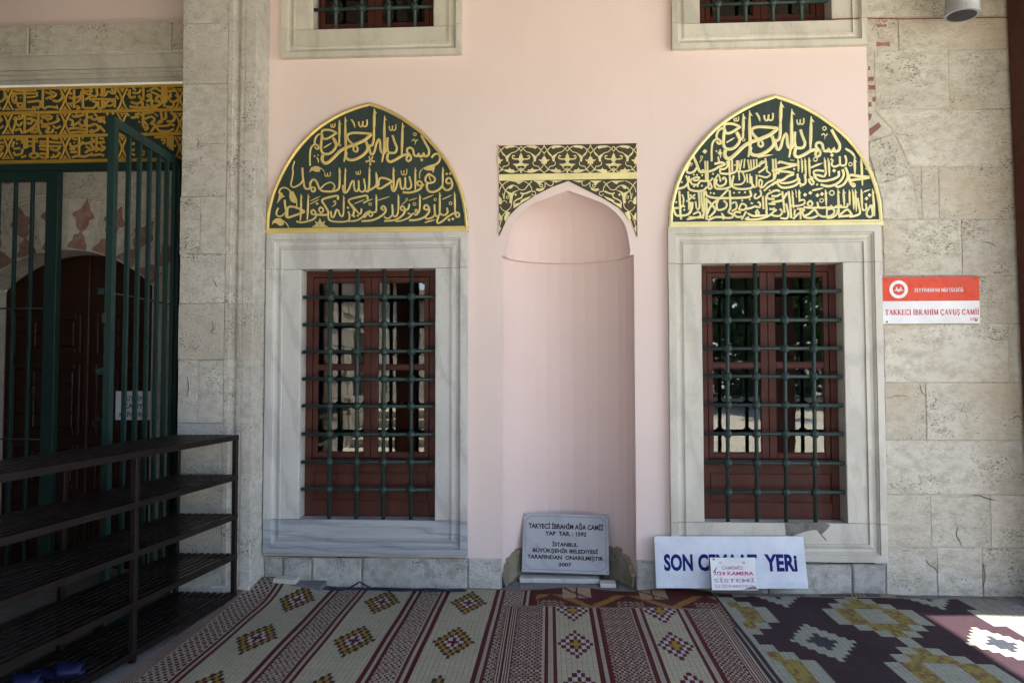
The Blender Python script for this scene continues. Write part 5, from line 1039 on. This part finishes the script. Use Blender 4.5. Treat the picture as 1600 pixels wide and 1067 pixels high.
# ================================================================ shoe rack
RXF = gr(370, 940)[0]-.002; RYB = -.34; rk = empty('shoe_rack', 'long dark iron shoe rack with five slatted shelves, standing against the pier', 'shoe rack', (RXF, RYB, 0))
hts = [Z(366, y, RYB) for y in (679, 741, 802, 864, 925)]
slope = -.10
def rx(x, y): return x+(y-RYB)*.105
def rbox(x0, x1, y0, y1, z0, z1, name, par=rk):
    m = MB().box(x0, x1, y0, y1, z0, z1, .002); m.v = [(rx(a, b), b, c) for a, b, c in m.v]; return child(m, name, 'rack_iron', par)
RW = .43; RY1 = -3.1; XB = RXF-RW
ys = [RYB, RYB-1.0, RYB-2.0, RY1]
for xi in (RXF-.028, XB):
    for yi in (RYB, RYB-1.0, -2.72): rbox(xi, xi+.028, yi-.028, yi, 0.0, hts[0]-.001, 'post')
for i, hz_ in enumerate(hts):
    sh = rbox(RXF-.0285, RXF+.0015, RY1, RYB+.0015, hz_-.034, hz_, 'shelf'); 
    rbox(XB-.0015, XB+.0285, RY1, RYB+.0015, hz_-.034, hz_, 'rail', sh)
    for yi in (RYB, RYB-1.0, -2.72): rbox(XB+.0285, RXF-.0285, yi-.03, yi-.002, hz_-.032, hz_-.006, 'cross_rail', sh)
    for k in range(8):
        x_ = XB+.0285+.010+k*.0455; rbox(x_, x_+.026, RY1, RYB-.001, hz_-.0055, hz_+.0005+(k % 2)*.0004, 'slat', sh)
# ================================================================ slippers
def slipper(name, label, cx, cy, z, rot, grp):
    root = bpy.data.objects.new(name, None); COL.objects.link(root); root.location = (cx, cy, z); root.rotation_euler = (1e-5, 0, rot); tag(root, label, 'slipper', grp)
    n = 18; out = []
    for k in range(n):
        a = 2*math.pi*k/n; yy = .12*math.sin(a); wv = .047*math.cos(a)*(1+.18*math.sin(a)); out.append((wv, yy))
    mb = MB(); lay = [(.95, 0), (1, .008), (1, .020), (.93, .026)]
    vs = [(x_*s_, y_*s_, z_+(.012 if y_ < -.05 and z_ > .01 else 0)) for s_, z_ in lay for x_, y_ in out]
    mb.add(vs, [(i*n+k, i*n+(k+1) % n, (i+1)*n+(k+1) % n, (i+1)*n+k) for i in range(3) for k in range(n)]+[tuple(range(n-1, -1, -1)), tuple(3*n+k for k in range(n))])
    o = mb.build('sole', 'slipper_blue', None, True); o.parent = root
    mb = MB(); m_ = 9; vs = []
    for j in range(7):
        y_ = .005+.095*j/6; hw_ = .047*math.sqrt(max(.02, 1-(y_/.138)**2))*1.12; hh = .056-.018*j/6
        for k in range(m_): a = math.pi*k/(m_-1); vs.append((hw_*math.cos(a), y_+.012*math.sin(a)*(1 if j == 6 else -1), .012+hh*math.sin(a)))
    mb.add(vs, [(j*m_+k, j*m_+k+1, (j+1)*m_+k+1, (j+1)*m_+k) for j in range(6) for k in range(m_-1)]); o = mb.build('upper', 'slipper_blue', None, True); o.parent = root
    md = o.modifiers.new('thick', 'SOLIDIFY'); md.thickness = .004
zs_ = hts[4]+.001; gx, gy = gr(92, 1052, zs_)
slipper('slipper', 'blue rubber slipper on the lowest shelf of the rack, nearer its front edge', gx+.02, gy-.03, zs_, rad(-75), 'pair of blue slippers')
slipper('slipper', 'blue rubber slipper on the lowest shelf of the rack, further in and half hidden', gx-.10, gy-.17, zs_, rad(-66), 'pair of blue slippers')
# ================================================================ woven mats
def woven(name, label, x0, x1, y0, y1, dx, dy, z, fn, lift=None, shear=0.0):
    nx, ny = round((x1-x0)/dx), round((y0-y1)/dy); r_ = random.Random(5)
    vs = []; fs = []; cols = []
    for j in range(ny+1):
        y = y0-(y0-y1)*j/ny
        for i in range(nx+1):
            x = x0+(x1-x0)*i/nx; xx = x+shear*(y0-y)*((x1+x0)/2-x)/1.0
            wv = .0035*math.sin(x*9+y*3)*math.sin(y*5.3+1)+.0035
            ex_, ey_, ez_ = lift(x, y) if lift else (0, 0, 0)
            vs.append((xx+ex_, y+ey_+.0025*math.sin(x*7+.6*math.sin(x*3)), z+wv+ez_))
    for j in range(ny):
        for i in range(nx):
            fs.append((j*(nx+1)+i, (j+1)*(nx+1)+i, (j+1)*(nx+1)+i+1, j*(nx+1)+i+1))
            c = fn((i+.5)*(x1-x0)/nx, (j+.5)*(y0-y1)/ny); k = r_.uniform(.88, 1.08); cols.append((c[0]*k, c[1]*k, c[2]*k, 1))
    me = bpy.data.meshes.new(name); me.from_pydata(vs, [], fs); me.materials.append(MAT['woven'])
    at_ = me.color_attributes.new('weave', 'FLOAT_COLOR', 'CORNER'); buf = []
    for c in cols: buf += list(c)*4
    at_.data.foreach_set('color', buf); me.update(); me.shade_smooth()
    o = bpy.data.objects.new(name, me); COL.objects.link(o); tag(o, label, 'mat')
    # bound edge
    for nm, e0, e1, f0, f1 in (('edge_binding', x0, x1, y0, y0-.012),):
        mb = MB(); P = []
        for i in range(0, nx+1, 2):
            v = vs[i]; P.append((v[0], v[1]+.002, v[2]+.001))
        b_ = MB().tube(P, .004, 5).build('edge_binding', 'mat_edge', None, True); b_.parent = o
    return o
paint('mat_edge', (.14, .12, .10), .6)
CR = (.315, .30, .22); CR2 = (.29, .262, .215); MA = (.066, .008, .010); YE = (.25, .17, .025); WH = (.36, .35, .36); BK = (.03, .02, .025)
def lozenge(x, y, px_, py_, c1, c2, s_=.66):
    a = abs((x/px_) % 1-.5)*2; b = abs((y/py_) % 1-.5)*2
    return c1 if (a+b < s_ or (1-a)+(1-b) < s_) else c2
def diamond(x, y, cx, cy, cw, ch, outer, inner, core, ox):
    i = round((x-cx)/cw); j = round((y-cy)/ch); d = abs(i)+abs(j)
    if d > 4: return None
    if d == 4: return ox
    if d == 0: return core
    if outer == 'yb':
        if d == 3: return YE if True else BK
        if d == 2: return BK if (i+j) % 2 == 0 and abs(i) != abs(j) else MA
        return WH
    if d == 3: return WH if (i % 2) == 0 else WH
    if d == 2: return MA
    return core
def mat1(x, y):
    if x < .085: return MA if int(x/.0068) % 2 else CR2                 # fine stripes
    if x < .255:
        return lozenge(x, y, .040, .062, MA, CR2, .62)
    u = (x-.255) % .585
    for a in (0.004, .045): 
        if a < u < a+.022: return MA
    if .026 < u < .045: return CR2
    if u < .39+.0:
        k = math.floor((x-.255)/.585); cx = .255+k*.585+.225
        j = round((y-.29)/.69); cy = .29+.69*j
        i_, j_ = round((x-cx)/.0222), round((y-cy)/.043); d = abs(i_)+abs(j_)
        if d <= 5:
            return (MA, MA, WH, MA, YE, BK)[d]
        return CR
    for a in (.392, .433):
        if a < u < a+.022: return MA
    if .39 < u < .433+.022 and not (.392 < u < .414): 
        if u < .433: return CR2
    return lozenge(x, y, .032, .046, MA, CR2, .60)
def lift1(x, y):
    # rear left corner rides up over the stones at the foot of the pier
    a = math.exp(-((x+1.95)/.26)**2)*math.exp(-((y+.02)/.22)**2); 
    b = math.exp(-((x+2.17)/.12)**2)
    return (.0, .10*a*0, .062*a+.035*b*math.exp(-((y+.15)/.4)**2))
woven('woven_mat', 'long cream mat with maroon stripes and yellow diamonds, beside the shoe rack', -2.19, -.11, -.03, -2.7, .00665, .0125, .009, mat1, lift1, .02)
def mat2(x, y):
    if x < .07 or x > 1.285: return MA if int(x/.0075) % 2 else CR2
    zones = [(.07, .235, 'z'), (.235, .243, 'c'), (.243, .268, 'm'), (.268, .290, 'c'), (.290, .315, 'm'), (.315, .525, 'd', .42), (.525, .55, 'm'), (.55, .573, 'c'), (.573, .598, 'm'), (.598, .792, 'z'), (.792, .8, 'c'), (.8, .825, 'm'), (.825, .847, 'c'), (.847, .872, 'm'), (.872, 1.08, 'd', .976), (1.08, 1.105, 'm'), (1.105, 1.128, 'c'), (1.128, 1.153, 'm'), (1.153, 1.285, 'z')]
    for zn in zones:
        if zn[0] <= x < zn[1]:
            if zn[2] == 'm': return MA
            if zn[2] == 'c': return CR2
            if zn[2] == 'z': return lozenge(x, y, .030, .046, MA, CR2, .74)
            cx = zn[3]; j = round((y-.06)/.56); cy = .06+.56*j; i_, j_ = round((x-cx)/.0225), round((y-cy)/.046); d = abs(i_)+abs(j_)
            if d <= 4:
                return (YE, YE, MA, WH, MA)[d]
            return CR
    return CR2
woven('woven_mat', 'short maroon and cream mat laid on top in the middle, before the niche', -.276, 1.079, -.42, -2.6, .00665, .0125, .022, mat2, None, .0)
PU = (.030, .017, .024); GC = (.235, .25, .205); OL = (.20, .172, .045); OR = (.15, .095, .045); DB = (.03, .035, .05)
def mat3(x, y):
    X_ = x+1.07; Y_ = y+.10
    if x < .10: return (PU if int(x/.009) % 2 else GC) if x < .085 else GC
    if x > 1.68: return (GC if int(x/.010) % 2 else (.16, .14, .13))
    for cx in (1.12, 2.04, 2.96):
        for cy in (.48, 1.34, 2.20):
            ix, iy = round((X_-cx)/.082), round((Y_-cy)/.10); d = abs(ix)+abs(iy)
            if abs(ix) <= 3 and abs(iy) <= 4 and d <= 4:
                if abs(X_-cx) < .085 and abs(Y_-cy) < .135: return GC
                if d == 4 or abs(ix) == 3 and d >= 3 or abs(iy) == 4: return GC
                h_ = (math.sin(math.floor(X_/.023)*12.9898+math.floor(Y_/.029)*78.233)*43758.5) % 1; return OL if h_ > .38 else OR
    for cx in (1.55, 2.54):
        for cy in (.04, .91, 1.77):
            ix, iy = round((X_-cx)/.034), round((Y_-cy)/.05); d = abs(ix)+abs(iy)
            if d <= 2: return DB
            if d <= 5: return GC
    if abs(X_-2.04) < .25 and abs((Y_-.91)) < .012: return BK
    return PU
woven('woven_mat', 'dark purple mat with big stepped yellow and pale medallions, partly in the sun', 1.07, 3.02, -.10, -2.6, .0115, .0145, .0115, mat3, None, .01)
BE = (.27, .20, .135); MR = (.062, .016, .016); OG = (.22, .11, .028)
def mat4(x, y):
    if x < .03: return CR2 if int(x/.006) % 2 else MA
    if .06 < x < .0: return MR
    t = (x-.05) % .52
    if .17 < t < .36 and y < .17:
        return MR if abs((t-.17)-(y)*1.05) < .012 or abs(t-.265) < .004 else BE
    zz_ = abs(((x+.12) % .52)-.26)*1.0
    if abs(y-.05-zz_*1.2) < .045 and y > .10: return OG
    if y > .24 and lozenge(x, y, .036, .05, MR, BE, .8) == BE and zz_ < .09: return BE
    return MR
woven('woven_mat', 'dark red mat with beige squares, showing between the niche and the middle mat', -.13, 1.12, -.035, -.75, .0115, .0125, .0155, mat4, lambda x, y: (0, 0, .016*math.exp(-((y+.035)/.06)**2)*(.5+.5*math.sin(x*9))))
def mat5(x, y):
    t = x % .5
    if .1 < t < .2 and y < .09: return (.20, .18, .14)
    if t > .4: return MR if int(x/.012) % 2 else BE
    return (.075, .060, .055) if x > .5 else MR
woven('woven_mat', 'narrow edge of an older brown mat showing behind the dark purple mat', 1.15, 3.0, -.06, -.35, .0125, .0125, .0075, mat5, lambda x, y: (0, .02*math.sin(x*4), .012*math.exp(-((y+.06)/.05)**2)*(.5+.5*math.sin(x*6+1))))
# ================================================================ porch roof, added shade walls and what lies behind the camera
RZ = 5.2; offx = math.sin(SUN_AZ)*RZ/math.tan(SUN_EL); offy = math.cos(SUN_AZ)*RZ/math.tan(SUN_EL)
ex_ = 2.37+offx; ey_ = -(.43+offy)
rf = empty('porch_roof', 'boarded timber porch roof overhead, outside the picture', 'roof', (0, -3, RZ))
child(MB().box(-8, ex_, -6.7, .6, RZ, RZ+.15), 'roof_deck', 'ceiling_wood', rf); child(MB().box(ex_+.001, 8.5, ey_, .6, RZ+.001, RZ+.15), 'roof_deck', 'ceiling_wood', rf)
for k in range(11): child(MB().box(-6+.9*k, -5.88+.9*k, -6.6, -.4, RZ-.16, RZ-.002), 'joist', 'ceiling_wood', rf)
cw = empty('shade_wall', 'unseen rubble wall added at the left end of the porch to darken it', 'wall', (-5.9, -3, 0)); child(MB().box(-6.2, -5.7, -6.6, .6, -.1, RZ-.002), 'masonry', 'rubble', cw)  # unseen wall added to block light from the left
r = random.Random(77)
for (cx, cy, w_) in ((-2.35, -6.4, .34), (3.75, -6.4, .34), (.75, -6.45, .0), (-1.2, -6.4, .22), (5.9, -6.3, .3)):
    if w_ == 0: continue
    pl = empty('porch_column', 'dark brown timber column of the porch behind the camera at x %.0f' % cx if False else 'dark timber porch column mirrored in the window panes', 'column', (cx, cy, 0), 'timber columns of the porch')
    child(MB().box(cx-w_/2, cx+w_/2, cy-.12, cy+.12, .1, RZ-.18, .01), 'shaft', 'post_wood', pl); child(MB().box(cx-w_/2-.04, cx+w_/2+.04, cy-.16, cy+.16, -.1, .1, .01), 'base', 'plinth_stone', pl)
be = tag(MB().box(-6.5, ex_-.1, -6.6, -6.3, RZ-.6, RZ-.165, .01).build('eaves_beam', 'post_wood'), 'heavy timber beam under the eaves, behind the camera', 'beam')
sc = empty('shade_screen', 'tall unseen timber screen added at the left front to shade the portal', 'screen', (-4.3, -3.4, 0))  # unseen boards added to keep front-left skylight off the portal
for k in range(12): child(MB().box(-5.69+.24*k, -5.69+.24*k+.236, -3.45, -3.40, -.05, RZ-.17, .003), 'board', 'post_wood', sc)
# rubble outbuilding mirrored in the left window
ob = empty('stone_outbuilding', 'sunlit rubble stone outbuilding across the yard, mirrored in the left window', 'building', (-5, -12.5, 0))
r = random.Random(12)
for row in range(11):
    y = -8.6; z0 = -.1+row*.36
    while y > -20:
        w_ = r.uniform(.35, .7); cy = y-w_/2
        if not ((1.0 < z0+.2 < 2.6) and (-11.4 < cy < -10.2 or -16 < cy < -14.6)): child(MB().box(-4.6, -4.30+r.uniform(-.04, .04), y-w_+.012, y, z0+.01, z0+.35), 'stone', 'rubble', ob)
        y -= w_
child(MB().box(-9, -4.56, -20, -8.62, -.1, 3.8), 'core', 'joint', ob)
child(MB().box(-9.3, -4.0, -20.3, -8.3, 3.88, 4.1), 'roof', 'brick', ob)
st = empty('yard_steps', 'pale stone steps in the yard, mirrored in the left window', 'steps', (-3, -11, 0))
for k in range(4): child(MB().box(-4.2, -1.9-.2*k, -14.2, -9.6-.5*k, -.06+.17*k, .11+.17*k-.001), 'step', 'paving', st)
# yard fence and trees mirrored in the right window
fe = empty('yard_fence', 'dark iron yard fence on a low stone wall, mirrored in the right window', 'fence', (8, -24, 0))
child(MB().box(-1, 22, -24.3, -24, -.15, .45), 'low_wall', 'rubble', fe)
child(MB().box(-1, 22, -24.17, -24.13, 1.9, 1.95), 'rail', 'green_iron', fe); child(MB().box(-1, 22, -24.17, -24.13, .5, .55), 'rail', 'green_iron', fe)
for k in range(150): child(MB().box(-1+.15*k, -.97+.15*k, -24.165, -24.135, .45, 2.05), 'picket', 'green_iron', fe)
hd = empty('hedge', 'dense dark green hedge behind the yard fence, mirrored in the right window', 'hedge', (8, -26.5, 0))
r_ = random.Random(6); mb = MB(); vs = []; fs = []
for k in range(9000):
    p = Vector((r_.uniform(-8, 26), r_.uniform(-27.2, -25.6), r_.uniform(-.05, 4.2+.8*math.sin(k)))); u_ = Vector((r_.gauss(0, 1), r_.gauss(0, 1), r_.gauss(0, 1))).normalized(); v_ = u_.orthogonal().normalized(); o_ = len(vs)
    vs += [tuple(p+u_*.26), tuple(p+v_*.13), tuple(p-u_*.26), tuple(p-v_*.13)]; fs.append((o_, o_+1, o_+2, o_+3))
mb.add(vs, fs); child(mb, 'foliage', 'leaf_green', hd, stuff=True)
def tree(cx, cy, h, rr, sd_, lab):
    r_ = random.Random(sd_); t_ = empty('tree', lab, 'tree', (cx, cy, -.15), 'trees beyond the yard fence')
    mb = MB().tube([(cx, cy, -.15), (cx+.1, cy, h*.3), (cx-.1, cy+.1, h*.7)], [.28, .2, .08], 8)
    for k in range(6):
        a = r_.uniform(0, 6.28); mb.tube([(cx, cy, h*.35), (cx+rr*.4*math.cos(a), cy+rr*.4*math.sin(a), h*.55), (cx+rr*.7*math.cos(a), cy+rr*.7*math.sin(a), h*.75)], [.1, .06, .02], 5)
    child(mb, 'trunk', 'bark', t_); mb = MB(); vs = []; fs = []
    cl = [(r_.gauss(0, .45)*rr, r_.gauss(0, .45)*rr, h*.68+r_.gauss(0, .18)*h) for _ in range(26)]
    for k in range(5200):
        c_ = cl[k % 26]; p = Vector((cx+c_[0]+r_.gauss(0, .45), cy+c_[1]+r_.gauss(0, .45), c_[2]+r_.gauss(0, .35))); u_ = Vector((r_.gauss(0, 1), r_.gauss(0, 1), r_.gauss(0, 1))).normalized(); v_ = u_.orthogonal().normalized(); s_ = .26
        o_ = len(vs); vs += [tuple(p+u_*s_), tuple(p+v_*s_*.5), tuple(p-u_*s_), tuple(p-v_*s_*.5)]; fs.append((o_, o_+1, o_+2, o_+3))
    mb.add(vs, fs); child(mb, 'crown', 'leaf_green', t_)
for k, (cx, cy, h, rr) in enumerate([(3, -28, 8, 3), (9, -27, 9, 3.4), (15, -30, 10, 3.6), (-3, -27, 8, 3), (21, -28, 9, 3.4)]): tree(cx, cy, h, rr, 50+k, '%s leafy tree beyond the yard fence, mirrored in the window panes' % ('tallest middle', 'second', 'third', 'leftmost', 'rightmost')[k])
